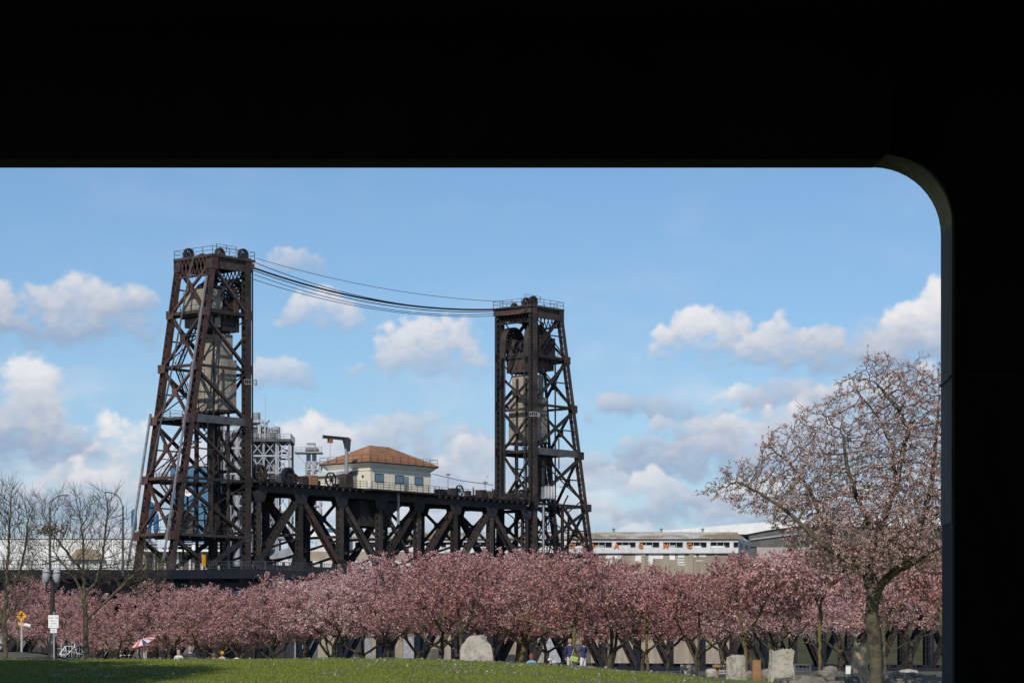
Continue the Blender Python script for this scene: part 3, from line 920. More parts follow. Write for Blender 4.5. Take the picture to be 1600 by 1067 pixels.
# sway frames, laterals
for k, s in enumerate(SK):
    laced(off, (s, 0, HT - 1.0), (s, W, HT - 1.0), .5, .6, Xv).build('top_strut', M['black'], root)
    for (ya, yb) in ((0, W), (W, 0)):
        laced(off, (s, ya, HT - 1.2), (s, yb, HT - 7.0), .35, .42, Xv, bw_=.07, tk=.05).build('sway_brace', M['black'], root)
    MB(off).box(s - .25, s + .25, W / 2 - .5, W / 2 + .5, HT - 4.7, HT - 3.6).build('gusset_plate', M['black'], root)
    laced(off, (s, 0, HT - 7.0), (s, W, HT - 7.0), .4, .4, Xv, tk=.05).build('sway_strut', M['black'], root)
    if k < 7:
        for (ya, yb) in ((0, W), (W, 0)):
            laced(off, (s, ya, HT - .6), (SK[k + 1], yb, HT - .6), .35, .4, (0, 0, 1), tk=.05).build('top_lateral', M['black'], root)
            laced(off, (s, ya, HD + 1.0), (SK[k + 1], yb, HT - 7.5), .3, .38, Yv, bw_=.07, tk=.05).build('cross_brace', M['black'], root)
# walkway deck on the top chord
MB(off).box(.9, LSP - 1.0, -1.3, W + 1.3, HT + .35, HT + .6).build('top_walkway', M['black'], root)
for k in range(44):
    s = 1.6 + k * 1.46
    MB(off).box(s - .05, s + .05, -1.5, -.6, HT + .02, HT + .34).build('walkway_bracket', M['steel'], root)
hw0, hw1 = s_px(578, -1.2), s_px(674, -1.2)
railing(off, [(1.2, -1.55, HT + .55), (hw0 - 1, -1.55, HT + .55)], 1.15, 1.46, .05, (1, .66, .33)).build('railing', M['steel'], root)
railing(off, [(hw0 - 1, -2.6, HT + .55), (hw1 + .4, -2.6, HT + .55)], 1.15, 1.2, .05, (1, .66, .33)).build('railing', M['steel'], root)
railing(off, [(hw1 + .6, -1.55, HT + .55), (LSP - 1.2, -1.55, HT + .55)], 1.15, 1.46, .05, (1, .66, .33)).build('railing', M['steel'], root)
railing(off, [(1.2, W + 1.25, HT + .55), (LSP - 1.2, W + 1.25, HT + .55)], 1.15, 2.2, .05).build('railing', M['steel'], root)
MB(off).box(hw0 - 1.1, hw1 + .5, -2.7, -1.3, HT + .32, HT + .56).build('house_walkway', M['steel'], root)
# hanging machinery room under the operator house
q0, q1 = s_px(572, -.4), s_px(622, -.4)
MB(off).extrude([(q0, 1.0, HT - 1.0), (q1 + 3.2, 1.0, HT - 1.0), (q1, 1.0, HT - 3.0), (q1, 1.0, HT - 5.0), (q0, 1.0, HT - 5.0)], (0, W - 2, 0)).build('machinery_room', M['black'], root)
MB(off).bar((q1 - .5, -.9, HT + .4), (q1 - .5, -.9, HT - 4.6), .32).build('drain_pipe', M['galv'], root)
# wheels and drums on the walkway
for (px, r, wd, sp, mt_) in ((406, 1.3, .5, 12, 'steel'), (450, 1.25, .6, 14, 'black'), (459, .8, .5, 8, 'steel'), (517, 1.15, .22, 7, 'black'), (718, .95, .25, 8, 'black'), (776, .9, .4, 8, 'steel'), (815, 1.0, .5, 8, 'steel'), (826, 1.2, .6, 8, 'steel')):
    s = s_px(px, .3)
    wheel(off, (s, .3, HT + .6 + r), r, wd, (0, 1, 0), spokes=sp, rim=.14 if wd < .3 else .3).build('winding_wheel', M[mt_], root)
for px in (418, 428, 438, 470, 478, 490, 528, 686, 696, 708, 730, 742, 752, 764, 786, 796, 806):
    s = s_px(px, 1.5); a = rnd.uniform(.3, .8)
    MB(off).box(s - a, s + a, rnd.uniform(.2, 1), rnd.uniform(1.4, 2.6), HT + .6, HT + .6 + rnd.uniform(.5, 1.5)).build('machine_housing', M[rnd.choice(['steel', 'black', 'greysteel', 'brown'])], root)
s = s_px(488, .5)
MB(off).box(s - .7, s + .7, 0, 1.4, HT + .6, HT + 2.2).build('tool_box', mat('tan_box', (.33, .18, .09), None, rough=.8), root)
for px in (672, 740, 770):
    s = s_px(px, -1); MB(off).bar((s, -.9, HT + .6), (s, -.9, HT + 2.2), .12).build('post', M['steel'], root)
MB(off).path([(s_px(676, 3), 3, HT + 4.2), (s_px(720, 3), 3, HT + 3.5), (s_px(770, 3), 3, HT + 3.2)], .05, 4).build('power_cable', M['black'], root)
# road deck of the span
MB(off).box(1.0, LSP - 1, -3.0, W + 3.0, HD - 1.0, HD - .62).build('road_slab', M['black'], root)
MB(off).box(1.0, LSP - 1, -3.3, -3.0, HD - 1.5, HD - .3).build('deck_fascia', M['navy'], root)
railing(off, [(1.0, -3.1, HD - .3), (LSP - 1, -3.1, HD - .3)], 1.25, 2.4, .07, (1, .55, .1), pick=.4).build('railing', M['greysteel'], root)
# lower railway deck with its hangers
for y in (0, W):
    for k, s in enumerate(SK):
        laced(off, (s, y, 1.5), (s, y, HD - .8), .7, .7, Yv).build('hanger_post', M['navy'], root)
    MB(off).box(.8, LSP - .8, y - .5, y + .5, .4, 2.0).build('lower_chord', M['navy'], root)
    for k in range(7):
        laced(off, (SK[k], y, 2), (SK[k + 1], y, HD - 1.5), .6, .6, Yv).build('lower_diagonal', M['navy'], root)
MB(off).box(.8, LSP - .8, .6, W - .6, .8, 1.6).build('rail_deck', M['navy'], root)

# ---- operator house on the span
hs, he = s_px(578, -1.2), s_px(673, -1.2)
HF = HT + .6
root, off = bthing('operator_house', 'cream operator house with brown hipped roof on top of the lift span', 'house', (hs + he) / 2, 3.5, HF)
YH0, YH1 = -1.2, W + .9
HW = 4.05
MB(off).box(hs, he, YH0, YH1, HF, HF + HW).build('wall_core', M['cream'], root)
# corrugated siding: vertical ribs
rib = None
n = int((he - hs) / .34)
wins = [(s_px(592, YH0), 1.9), (s_px(623.5, YH0), 1.9), (s_px(654, YH0), 1.9)]
for k in range(n):
    s = hs + .17 + k * .34
    MBr = MB(off)
    top = HF + HW * .72
    segs = [(HF + .1, top)]
    if any(abs(s - c) < w / 2 + .12 for c, w in wins): segs = [(HF + .1, HF + 1.15), (HF + 2.55, top)]
    for a, b_ in segs: MBr.box(s - .06, s + .06, YH0 - .035, YH0, a, b_)
    MBr.build('siding_rib', M['cream'], root)
n = int((YH1 - YH0) / .36)
for k in range(n):
    y = YH0 + .18 + k * .36
    MB(off).box(hs - .03, hs, y - .06, y + .06, HF + .1, HF + HW * .72).build('siding_rib', M['cream'], root)
for c, w in wins:
    fr = MB(off); z0, z1 = HF + 1.2, HF + 2.5
    fr.box(c - w / 2, c + w / 2, YH0 - .12, YH0 - .02, z0, z0 + .09); fr.box(c - w / 2, c + w / 2, YH0 - .12, YH0 - .02, z1 - .09, z1)
    for e in (-w / 2, w / 2 - .09): fr.box(c + e, c + e + .09, YH0 - .115, YH0 - .02, z0 + .09, z1 - .09)
    wo = fr.build('window', M['greysteel'], root)
    for e in (-1, 1):
        MB(off).box(min(c + e * .02, c + e * (w / 2 - .09)), max(c + e * .02, c + e * (w / 2 - .09)), YH0 - .06, YH0 - .04, z0 + .09, z1 - .09).build('pane', M['glass'], wo)
dc = s_px(634, YH0)
MB(off).box(dc - .5, dc + .5, YH0 - .1, YH0 - .005, HF + .05, HF + 2.4).build('door', M['galv'], root)
# plain band, flared soffit and hip roof
OV = .8
zs0, zs1 = HF + HW * .72, HF + HW
MB(off).box(hs - .1, he + .1, YH0 - .1, YH1 + .1, zs0, zs0 + .12).build('trim_band', M['cream'], root)
vs = [(hs, YH0, zs1 - .75), (he, YH0, zs1 - .75), (he, YH1, zs1 - .75), (hs, YH1, zs1 - .75), (hs - OV, YH0 - OV, zs1), (he + OV, YH0 - OV, zs1), (he + OV, YH1 + OV, zs1), (hs - OV, YH1 + OV, zs1)]
MB(off).add(vs, [(0, 1, 5, 4), (1, 2, 6, 5), (2, 3, 7, 6), (3, 0, 4, 7), (4, 5, 6, 7)]).build('soffit', M['cream'], root)
MB(off).box(hs - OV - .1, he + OV + .1, YH0 - OV - .1, YH1 + OV + .1, zs1, zs1 + .2).build('gutter', M['blackpaint'], root)
rt, e = zs1 + 3.2, OV + .15
rs0, rs1 = hs + 4.6, he - 4.6
ym = (YH0 + YH1) / 2
A, B_, C, D_ = (hs - e, YH0 - e, zs1 + .2), (he + e, YH0 - e, zs1 + .2), (he + e, YH1 + e, zs1 + .2), (hs - e, YH1 + e, zs1 + .2)
E, F_ = (rs0, ym, rt), (rs1, ym, rt)
rf = MB(off).add([A, B_, C, D_, E, F_], [(0, 1, 5, 4), (1, 2, 5), (2, 3, 4, 5), (3, 0, 4), (3, 2, 1, 0)]).build('roof', M['roof'], root)
g = MB(off); g.bar(Vector(E), Vector(F_), .25, .12); g.bar(Vector(A), Vector(E), .2, .12); g.bar(Vector(B_), Vector(F_), .2, .12); g.bar(Vector(D_), Vector(E), .2, .12)
g.build('ridge_cap', M['roof'], rf)
# shingle courses
for k in range(1, 9):
    t0 = k / 9
    a, b_ = Vector(A).lerp(Vector(E), t0), Vector(B_).lerp(Vector(F_), t0)
    MB(off).bar(a + Vector((0, -.02, .02)), b_ + Vector((0, -.02, .02)), .12, .035).build('shingle_course', M['roof'], rf)
railing(off, [(hs - OV, YH0 - OV, zs1 + .2), (he + OV, YH0 - OV, zs1 + .2), (he + OV, YH1 + OV, zs1 + .2), (hs - OV, YH1 + OV, zs1 + .2), (hs - OV, YH0 - OV, zs1 + .2)], 1.05, 1.7, .045).build('roof_railing', M['steel'], root)
# lean-to in front of the left wall
l0 = hs - 4.6
MB(off).box(l0 + .2, hs, 1.6, W + .2, HF, HF + 2.1).build('lean_to', M['cream'], root)
MB(off).extrude([(l0 - .3, 1.2, HF + 2.0), (hs, 1.2, HF + 3.1), (hs, 1.2, HF + 3.25), (l0 - .3, 1.2, HF + 2.15)], (0, W - .6, 0)).build('lean_to_roof', M['whitewall'], root)
MB(off).box(l0 + .14, l0 + .2, 2.4, 3.0, HF + 1.0, HF + 1.6).build('vent', M['blackpaint'], root)
MB(off).box(l0 + 1.0, l0 + 1.9, 1.53, 1.6, HF + .05, HF + 2.0).build('door', M['brown'], root)
MB(off).box(hs - .18, hs - .062, .1, .4, HF + 1.9, HF + 2.2).build('wall_lamp', M['blackpaint'], root)

# ---- jib crane
s = s_px(542, -.3)
root, off = bthing('jib_crane', 'small grey jib crane beside the operator house', 'crane', s, -.3, HF)
MB(off).box(s - .75, s + .75, -.9, .5, HF, HF + 2.1).build('crane_base', M['steel'], root)
MB(off).cyl((s, -.2, HF + 2.1), (s, -.2, HF + 7.2), .32, .24, 10).build('mast', M['galv'], root)
MB(off).extrude([(s - .1, -.5, HF + 5.6), (s + .5, -.5, HF + 5.6), (s + .75, -.5, HF + 7.6), (s - .8, -.5, HF + 7.6), (s - .5, -.5, HF + 6.9)], (0, .5, 0)).build('bracket', M['greysteel'], root)
g = MB(off)
for hh in (7.35, 7.75): g.bar((s + .5, -.25, HF + hh), (s - 5.2, -.25, HF + hh), .42, .09)
g.bar((s + .5, -.25, HF + 7.55), (s - 5.2, -.25, HF + 7.55), .08, .4)
g.build('jib', M['greysteel'], root)
MB(off).box(s - 3.9, s - 3.3, -.55, .05, HF + 6.7, HF + 7.3).build('hoist', mat('hoist_orange', (.4, .12, .04), None), root)
MB(off).cyl((s - 3.6, -.25, HF + 6.7), (s - 3.6, -.25, HF + 3.0), .035, n=4).build('hoist_cable', M['black'], root)

# ---- little lamp posts on the walkway
for px, hgt in ((700, 3.4), (758, 2.6)):
    s = s_px(px, 1)
    root, off = bthing('service_lamp', f'thin {"taller" if px == 700 else "shorter hooked"} lamp post on the span right of the operator house', 'lamp post', s, 1, HF)
    MB(off).bar((s, 1, HF), (s, 1, HF + hgt), .09).build('post', M['galv'], root)
    MB(off).box(s - .4, s + .4, .8, 1.2, HF + hgt, HF + hgt + .22).build('lamp_head', M['galv'], root)
    if px == 758: MB(off).path([(s, 1, HF + hgt + .2), (s + .3, 1, HF + hgt + .9), (s + .8, 1, HF + hgt + 1.2)], .05, 4).build('hook', M['galv'], root)

# ---- aerial cables between the tower heads
cab = [(-.3, .2, 62.2, 62.2, 3.6, .04, 'uppermost thin'), (.2, .6, 61.7, 61.5, 6.6, .06, 'second'), (-.1, .3, 60.7, 61.3, 5.6, .15, 'thick bundled'),
       (.4, 1.2, 60.5, 61.1, 5.9, .07, 'fourth'), (0, 2.6, 59.8, 60.8, 5.9, .05, 'fifth'), (.2, 1.0, 59.1, 60.3, 5.4, .05, 'lowest thin')]
for (y0, y1, h0, h1, sag, r, nm) in cab:
    g = MB((0, 0, 0)); pts = []
    for k in range(25):
        t = k / 24
        s = lerp(1.6, LSP - 1.6, t)
        pts.append(bw(s, lerp(y0, y1, t), lerp(h0, h1, t) - 4 * sag * .42 * t * (1 - t)))
    g.path(pts, r, 5)
    o = g.build('aerial_cable', M['black'])
    tag(o, f'{nm} power cable sagging between the heads of the two towers', 'cable', 'aerial cables between the towers')

# ---- approach spans
def approach(name, label, sa, sb, npan, lights):
    root, off = bthing(name, label, 'bridge span', sa, 0, 0)
    g = MB(off)
    MB(off).box(sa, sb, -3.0, W + 3.0, HD - 1.0, HD - .62).build('road_slab', M['black'], root)
    MB(off).box(sa, sb, -3.3, -3.0, HD - 1.6, HD - .3).build('deck_fascia', M['navy'], root)
    n = npan
    pl = (sb - sa) / n
    for k in range(n):
        a = sa + k * pl
        railing(off, [(a, -3.1, HD - .3), (a + pl, -3.1, HD - .3)], 1.25, 2.4, .07, (1, .55, .1), pick=.4).build('railing', M['greysteel'], root)
        MB(off).box(a + pl / 2 - .25, a + pl / 2 + .25, -3.0, W + 3.0, HD - 2.2, HD - 1.05).build('floor_beam', M['black'], root)
    for y in (0, W):
        mt_ = M['brown'] if y == 0 else M['navy']
        MB(off).box(sa, sb, y - .55, y + .55, HD - 3.4, HD - 1.02).build('top_chord', M['navy'], root)
        MB(off).box(sa, sb, y - .55, y + .55, .2, 1.6).build('bottom_chord', M['navy'], root)
        for k in range(n + 1):
            laced(off, (sa + k * pl, y, 1.2), (sa + k * pl, y, HD - 2), .9, .9, Yv, bw_=.12).build('vertical', M['navy'] if y or k % 2 else M['steel'], root)
            if k < n:
                mid = n / 2
                a, b_ = (k, k + 1) if k < mid else (k + 1, k)
                if k % 7 in (0,): a, b_ = b_, a
                laced(off, (sa + a * pl, y, HD - 2.2), (sa + b_ * pl, y, 1.2), .95, .9, Yv, bw_=.12).build('diagonal', mt_, root)
    for k in range(n):
        MB(off).box(sa + k * pl + .1, sa + k * pl + .6, 0, W, 1.0, 2.2).build('floor_beam', M['navy'], root)
    MB(off).box(sa, sb, .6, W - .6, .5, 1.05).build('rail_deck', M['navy'], root)
    return root, off


ra, oa = approach('bridge_approach', 'dark left approach of the steel bridge behind the bare trees', -135.0, .9, 14, True)
GRADE = .030
for ch in ra.children:
    for v in ch.data.vertices:
        sv = v.co.x + oa[0]
        if sv < 0: v.co.z += GRADE * sv
approach('bridge_approach', 'dark right approach truss of the steel bridge seen between the cherry trunks', LSP - .9, LSP + 190, 20, False)
for s, sd in ((-60, 0), (-112, 0), (LSP + 62, 1), (LSP + 128, 1), (LSP + 188, 1)):
    nm = {-60: 'behind the park lamps', -112: 'at the far left edge'}.get(s, None) or {62: 'beneath the nearer part of the right approach', 128: 'beneath the middle of the right approach', 188: 'at the far end of the right approach'}[int(round(s - LSP))]
    root, off = bthing('bridge_pier', f'dark braced steel pier of the bridge {nm}', 'bridge pier', s, 0, -17)
    for y in (0, W):
        for e in (-2.2, 2.2): MB(off).cyl((s + e, y, -17), (s + e, y, .2), 1.0, .9, 12).build('pier_leg', M['concrete_dark'], root)
    for e in (-2.2, 2.2):
        MB(off).bar((s + e, 0, -10), (s + e, W, -1), .5).build('pier_brace', M['navy'], root)
        MB(off).bar((s + e, W, -10), (s + e, 0, -1), .5).build('pier_brace', M['navy'], root)

# street lights on the left approach
for px, py_top, dirn in ((78, 792, 1), (192, 790, -1)):
    s = s_px(px, -3.4)
    hh = h_px(py_top, s, -3.4)
    nm = 'nearer the left edge' if px == 78 else 'just left of the tower'
    root, off = bthing('street_lamp', f'grey curved arm street lamp on the bridge road {nm}', 'street lamp', s, -3.4, HD - .6, 'street lamps on the bridge approach')
    MB(off).cyl((s, -3.4, HD - 1.2 + GRADE * s), (s, -3.4, hh), .20, .13, 8).build('lamp_post', M['greysteel'], root)
    pts = [(s, -3.4, hh - .2), (s + dirn * .5, -3.4, hh + 1.0), (s + dirn * 1.4, -3.4, hh + 1.6), (s + dirn * 2.6, -3.4, hh + 1.75)]
    MB(off).path(pts, .07, 5).build('lamp_arm', M['greysteel'], root)
    MB(off).box(min(s + dirn * 2.4, s + dirn * 3.2), max(s + dirn * 2.4, s + dirn * 3.2), -3.6, -3.2, hh + 1.66, hh + 1.84).build('lamp_head', M['galv'], root)

# small gabled cabin on the left tower platform
s = s_px(297, .6); s -= 1.0
root, off = bthing('gate_cabin', 'small gabled cabin with dark window on the left tower platform', 'cabin', s, 1, 20.5)
MB(off).box(s - 1.4, s + 1.4, .4, 3.2, 20.5, 23.0).build('cabin_wall', mat('cabin_tan', (.2, .18, .13), (.14, .12, .09), 1.2), root)
MB(off).extrude([(s - 1.8, .1, 22.9), (s + 1.8, .1, 22.9), (s, .1, 24.1)], (0, 3.4, 0)).build('cabin_roof', M['brown'], root)
MB(off).box(s - .35, s + .35, .33, .4, 21.4, 22.6).build('window', M['darkglass'], root)
MB(off).box(s - 1.46, s - 1.4, 1.2, 2.0, 21.4, 22.6).build('window', M['darkglass'], root)
# yellow marker post and traffic box on the deck rail
s = s_px(318, -3.4)
root, off = bthing('marker_post', 'yellow marker board on the bridge railing below the left tower', 'marker', s, -3.4, HD - .4)
MB(off).box(s - .32, s + .32, -3.5, -3.42, HD - .2, HD + 1.5).build('board', M['yellow'], root)
MB(off).bar((s, -3.38, HD - .4), (s, -3.38, HD + 1.4), .1).build('post', M['galv'], root)

# ------------------------------------------------------------------ far bank buildings
def fthing(name, label, cat, px, Z, group=None):
    X = (px - 800) / FPX * Z
    return thing(name, label, cat, (X, Z, ground_z(X, Z)), 0, group), (X, Z, ground_z(X, Z))


def zpx(py, Z): return EYE + (1055 - py) / FPX * Z


def xpx(px, Z): return (px - 800) / FPX * Z


def text_obj(txt, size, parent, mat_, loc, depth=.12, name='letter'):
    cu = bpy.data.curves.new('glyph', 'FONT'); cu.body = txt; cu.size = size * .88; cu.extrude = depth; cu.align_x = 'CENTER'; cu.offset = size * .035
    tmp = bpy.data.objects.new('glyph', cu); COL.objects.link(tmp)
    dg = bpy.context.evaluated_depsgraph_get()
    me = bpy.data.meshes.new_from_object(tmp.evaluated_get(dg))
    bpy.data.objects.remove(tmp)
    me.materials.clear(); me.materials.append(mat_)
    o = bpy.data.objects.new(name, me); COL.objects.link(o); o.parent = parent
    o.location = loc; o.rotation_euler = (math.pi / 2, 0, 0)
    return o


# --- long dockside gallery
ZG = 620.0
gx0, gx1 = xpx(470, ZG), xpx(1152, ZG)
root, off = fthing('dock_gallery', 'long white dockside conveyor gallery with stained roof and orange letters', 'warehouse', 1000, ZG)
zb = ground_z(gx1, ZG)
z_wall, z_eave, z_ridge = zpx(864, ZG), zpx(842, ZG), zpx(829.5, ZG)
dep = 9.0
MB(off).box(gx0, gx1, ZG + .3, ZG + dep, zb - 4, z_wall).build('concrete_wall', M['tanwall'], root)
# pilasters
x = gx0 + 2
while x < gx1:
    MB(off).box(x - .5, x + .5, ZG - .05, ZG + .3, zb - 4, z_wall - .02).build('pilaster', M['tanwall'], root)
    x += 11.0
MB(off).box(gx0, gx1 + .2, ZG - .4, ZG + dep + .3, z_wall, zpx(855.2, ZG)).build('parapet_wall', M['gal_wall'], root)
MB(off).box(gx0, gx1 + .2, ZG - .4, ZG + dep + .3, zpx(846.8, ZG), z_eave).build('fascia', M['gal_wall'], root)
zw0, zw1 = zpx(855.2, ZG), zpx(846.8, ZG)
MB(off).box(gx0, gx1, ZG + .6, ZG + .9, zw0, zw1).build('opening_back', M['darkglass'], root)
nb = 18
bay = (1144 - 478) / nb
for k in range(nb + 1):
    px = 478 + k * bay - (0 if k < nb else 1)
    x = xpx(px, ZG)
    MB(off).box(x - .45, x + .45, ZG - .38, ZG + .6, zw0 + .003, zw1 - .003).build('post', M['gal_wall'], root)
    if k < nb:
        xn = xpx(px + bay, ZG) - .45
        for j in (1, 2):
            xm = lerp(x + .45, xn, j / 3)
            MB(off).box(xm - .05, xm + .05, ZG - .1, ZG + .1, zw0 + .003, zw1 - .003).build('mullion', M['gal_wall'], root)
        f0 = rnd.choice([.0, .15]); f1 = rnd.choice([.62, .75])
        MB(off).box(lerp(x + .45, xn, f0), lerp(x + .45, xn, f1), ZG + .15, ZG + .25, zw0 + .003, lerp(zw0, zw1, rnd.choice([.35, .45]))).build('panel', M['whitewall'] if k % 3 else M['galv'], root)
# roof
yr = ZG + dep / 2
rf = MB(off).extrude([(gx0 - .5, ZG - 1.0, z_eave), (gx0 - .5, yr, z_ridge), (gx0 - .5, ZG + dep + 1, z_eave)], (gx1 - gx0 + 1.0, 0, 0)).build('roof', M['gal_roof'], root)
x = gx0
while x < gx1:
    MB(off).bar((x, ZG - 1.0, z_eave + .06), (x, yr, z_ridge + .06), .14, .12).build('roof_seam', M['gal_roof'], rf)
    x += 2.2
for px in (612, 660, 960, 1035, 1100):
    MB(off).lathe([(.25, 0), (.25, .7), (.55, .75), (.05, 1.1)], (xpx(px, ZG), yr, z_ridge - .1), 8).build('roof_vent', M['galv'], rf)
# skewed end bay whose far side lies in shade
foot = [(gx1 + .2, ZG - .4), (gx1 + 4.1, ZG + 13.0), (gx1 + 4.1, ZG + 22.0), (gx1 + .2, ZG + 22.0)]
MB(off).extrude([(a, c, z_wall) for a, c in foot], (0, 0, z_eave - z_wall)).build('end_bay', M['gal_wall'], root)
MB(off).extrude([(a - .1, c + .5, zb - 4) for a, c in foot], (0, 0, z_wall - zb + 4 - .02)).build('end_bay_base', M['tanwall'], root)
pk = (gx1 + .4, ZG + 7.0, z_ridge)
MB(off).add([(a, c, z_eave) for a, c in foot] + [pk], [(0, 1, 4), (1, 2, 4), (2, 3, 4), (3, 0, 4)]).build('end_bay_roof', M['gal_roof'], rf)
for f0, f1 in ((.12, .36), (.58, .85)):
    A_, B2 = Vector((*foot[0], 0)), Vector((*foot[1], 0))
    nrm = Vector((.96, -.28, 0)) * .05
    p0, p1 = A_.lerp(B2, f0) + nrm, A_.lerp(B2, f1) + nrm
    z0, z1 = zpx(856, ZG), zpx(848, ZG)
    MB(off).add([(p0.x, p0.y, z0), (p1.x, p1.y, z0), (p1.x, p1.y, z1), (p0.x, p0.y, z1)], [(0, 1, 2, 3)]).build('window', M['darkglass'], root)
for ch, px in (('D', 893), ('O', 924), ('A', 963), ('G', 1001), ('N', 1040), ('G', 1077)):
    text_obj(ch, 1.75, root, M['orange'], (xpx(px, ZG) - off[0], ZG - .55 - off[1], zw0 - .15 - off[2]))
# white painted-out patches on the concrete
pt = [(947, 866, 970, 874), (948, 874, 955, 884), (993, 865, 1003, 876), (997, 876, 1003, 878), (1013, 865, 1020, 883), (1020, 865, 1036, 872), (1046, 865, 1054, 874), (1059, 865, 1069, 870), (1058, 873, 1069, 875), (1059, 877, 1069, 879), (1060, 881, 1070, 882.5),
      (1080, 865, 1087, 869.5), (1092, 865, 1103, 870), (1088, 875, 1098, 876.5)]
for (a, c, b_, d) in pt:
    x0, x1, z0, z1 = xpx(a, ZG), xpx(b_, ZG), zpx(d, ZG), zpx(c, ZG)
    j = lambda: rnd.uniform(-.12, .12)
    MB(off).extrude([(x0 + j(), ZG + .28, z0 + j()), (x1 + j(), ZG + .28, z0 + j()), (x1 + .1, ZG + .28, (z0 + z1) / 2), (x1 + j(), ZG + .28, z1), (x0 + j(), ZG + .28, z1)], (0, .015, 0)).build('paint_patch', M['white'], root)
# graffiti panels on the parapet
for (px, w, mt_) in ((636, 7, 'pinkpaint'), (668, 6, 'bluepaint'), (486, 10, 'bluepaint')):
    MB(off).box(xpx(px - w / 2, ZG), xpx(px + w / 2, ZG), ZG - .44, ZG - .405, zpx(862, ZG), zpx(856.5, ZG)).build('graffiti', M[mt_], root)

# --- big arched hall behind at right
ZA = 720.0
root, off = fthing('arched_hall', 'large hall with rising white roof and dark grey wall right of the gallery', 'hall', 1200, ZA)
r0 = [(1030, 829), (1090, 824.5), (1150, 819), (1210, 814.5), (1290, 810), (1400, 806), (1520, 806)]
ZR = ZA - 8
band = [(1520, 826), (1400, 824), (1300, 821), (1245, 822), (1200, 828), (1166, 834.5), (1030, 832)]
MB(off).extrude([(xpx(a, ZR), ZR, zpx(b_, ZR)) for a, b_ in r0 + band], (0, 60, 0)).build('roof', M['white'], root)
MB(off).box(xpx(1166, ZA), xpx(1560, ZA), ZA - 7, ZA + 50, 0, zpx(842, ZA)).build('wall', mat('grey_hall_wall', (.11, .11, .10), (.085, .085, .08), .4, .9), root)
g = MB(off)
vs = [(xpx(1166, ZA), ZA - 7.4, zpx(836, ZA)), (xpx(1250, ZA), ZA - 7.4, zpx(824, ZA)), (xpx(1560, ZA), ZA - 7.4, zpx(822, ZA)), (xpx(1560, ZA), ZA - 7.4, zpx(856, ZA)), (xpx(1166, ZA), ZA - 7.4, zpx(856, ZA))]
g.extrude(vs, (0, .4, 0)).build('gable_cladding', mat('grey_hall_cladding', (.12, .12, .11), (.09, .09, .085), .5, .9), root)
MB(off).bar((xpx(1168, ZA), ZA - 7.6, zpx(845, ZA)), (xpx(1240, ZA), ZA - 7.6, zpx(836, ZA)), .5, .4).build('trim', M['galv'], root)
MB(off).box(xpx(1178, ZA), xpx(1560, ZA), ZA - 9, ZA - 7.6, 0, zpx(857, ZA)).build('plinth_wall', mat('pale_pink_concrete', (.42, .36, .33), (.36, .31, .29), .3, .9), root)

# --- white shed with small windows, low behind the span
ZS = 520.0
root, off = fthing('dock_shed', 'low white shed with small dark windows behind the left half of the span', 'shed', 520, ZS)
x0, x1 = xpx(408, ZS), xpx(660, ZS)
MB(off).box(x0, x1, ZS, ZS + 12, zpx(905, ZS), zpx(876, ZS)).build('wall', M['whitewall'], root)
xx = x0
while xx < x1:
    w_ = rnd.uniform(.9, 3.4)
    MB(off).box(xx + .02, min(x1, xx + w_) - .02, ZS + .4 + rnd.uniform(0, .8), ZS + 11, -9, zpx(905.2 + rnd.choice([0, 0, 25, 60]), ZS)).build('foundation_panel', M[rnd.choice(['concrete_dark', 'galv', 'greysteel', 'navy', 'tanwall', 'navy', 'concrete_dark', 'black'])], root)
    xx += w_
MB(off).box(xpx(478, ZS), x1, ZS + 1.2, ZS + 11, zpx(876, ZS), zpx(861, ZS)).build('upper_wall', M['tanwall'], root)
MB(off).extrude([(xpx(410, ZS), ZS + .5, zpx(875.5, ZS)), (xpx(470, ZS), ZS + .5, zpx(866, ZS)), (xpx(476, ZS), ZS + .5, zpx(850, ZS)), (xpx(440, ZS), ZS + .5, zpx(858, ZS))], (0, 8, 0)).build('lean_roof', M['galv'], root)
for px in (415, 430, 443, 478, 485, 502, 543, 559, 575, 600, 618):
    w = MB(off).box(xpx(px - 2.2, ZS), xpx(px + 2.2, ZS), ZS - .06, ZS + .02, zpx(886, ZS), zpx(878.5, ZS)).build('window', M['darkglass'], root)
    MB(off).box(xpx(px - 2.6, ZS), xpx(px + 2.6, ZS), ZS - .12, ZS - .003, zpx(886.9, ZS), zpx(886.1, ZS)).build('sill', M['white'], w)
# --- white pitched block behind with blue sign
ZP = 560.0
root, off = fthing('painted_block', 'white pitched block with blue and white painted panel seen through the span', 'building', 500, ZP)
MB(off).box(xpx(462, ZP), xpx(545, ZP), ZP, ZP + 14, -6, zpx(840, ZP)).build('wall', M['whitewall'], root)
MB(off).extrude([(xpx(470, ZP), ZP - .2, zpx(840, ZP)), (xpx(545, ZP), ZP - .2, zpx(840, ZP)), (xpx(545, ZP), ZP - .2, zpx(823, ZP)), (xpx(490, ZP), ZP - .2, zpx(822, ZP))], (0, 12, 0)).build('upper_wall', M['white'], root)
MB(off).box(xpx(478, ZP), xpx(495, ZP), ZP - .12, ZP - .02, zpx(855, ZP), zpx(843, ZP)).build('painted_panel', M['bluepaint'], root)
MB(off).box(xpx(508, ZP), xpx(542, ZP), ZP - .32, ZP - .22, zpx(831, ZP), zpx(825, ZP)).build('blue_window', M['blue'], root)


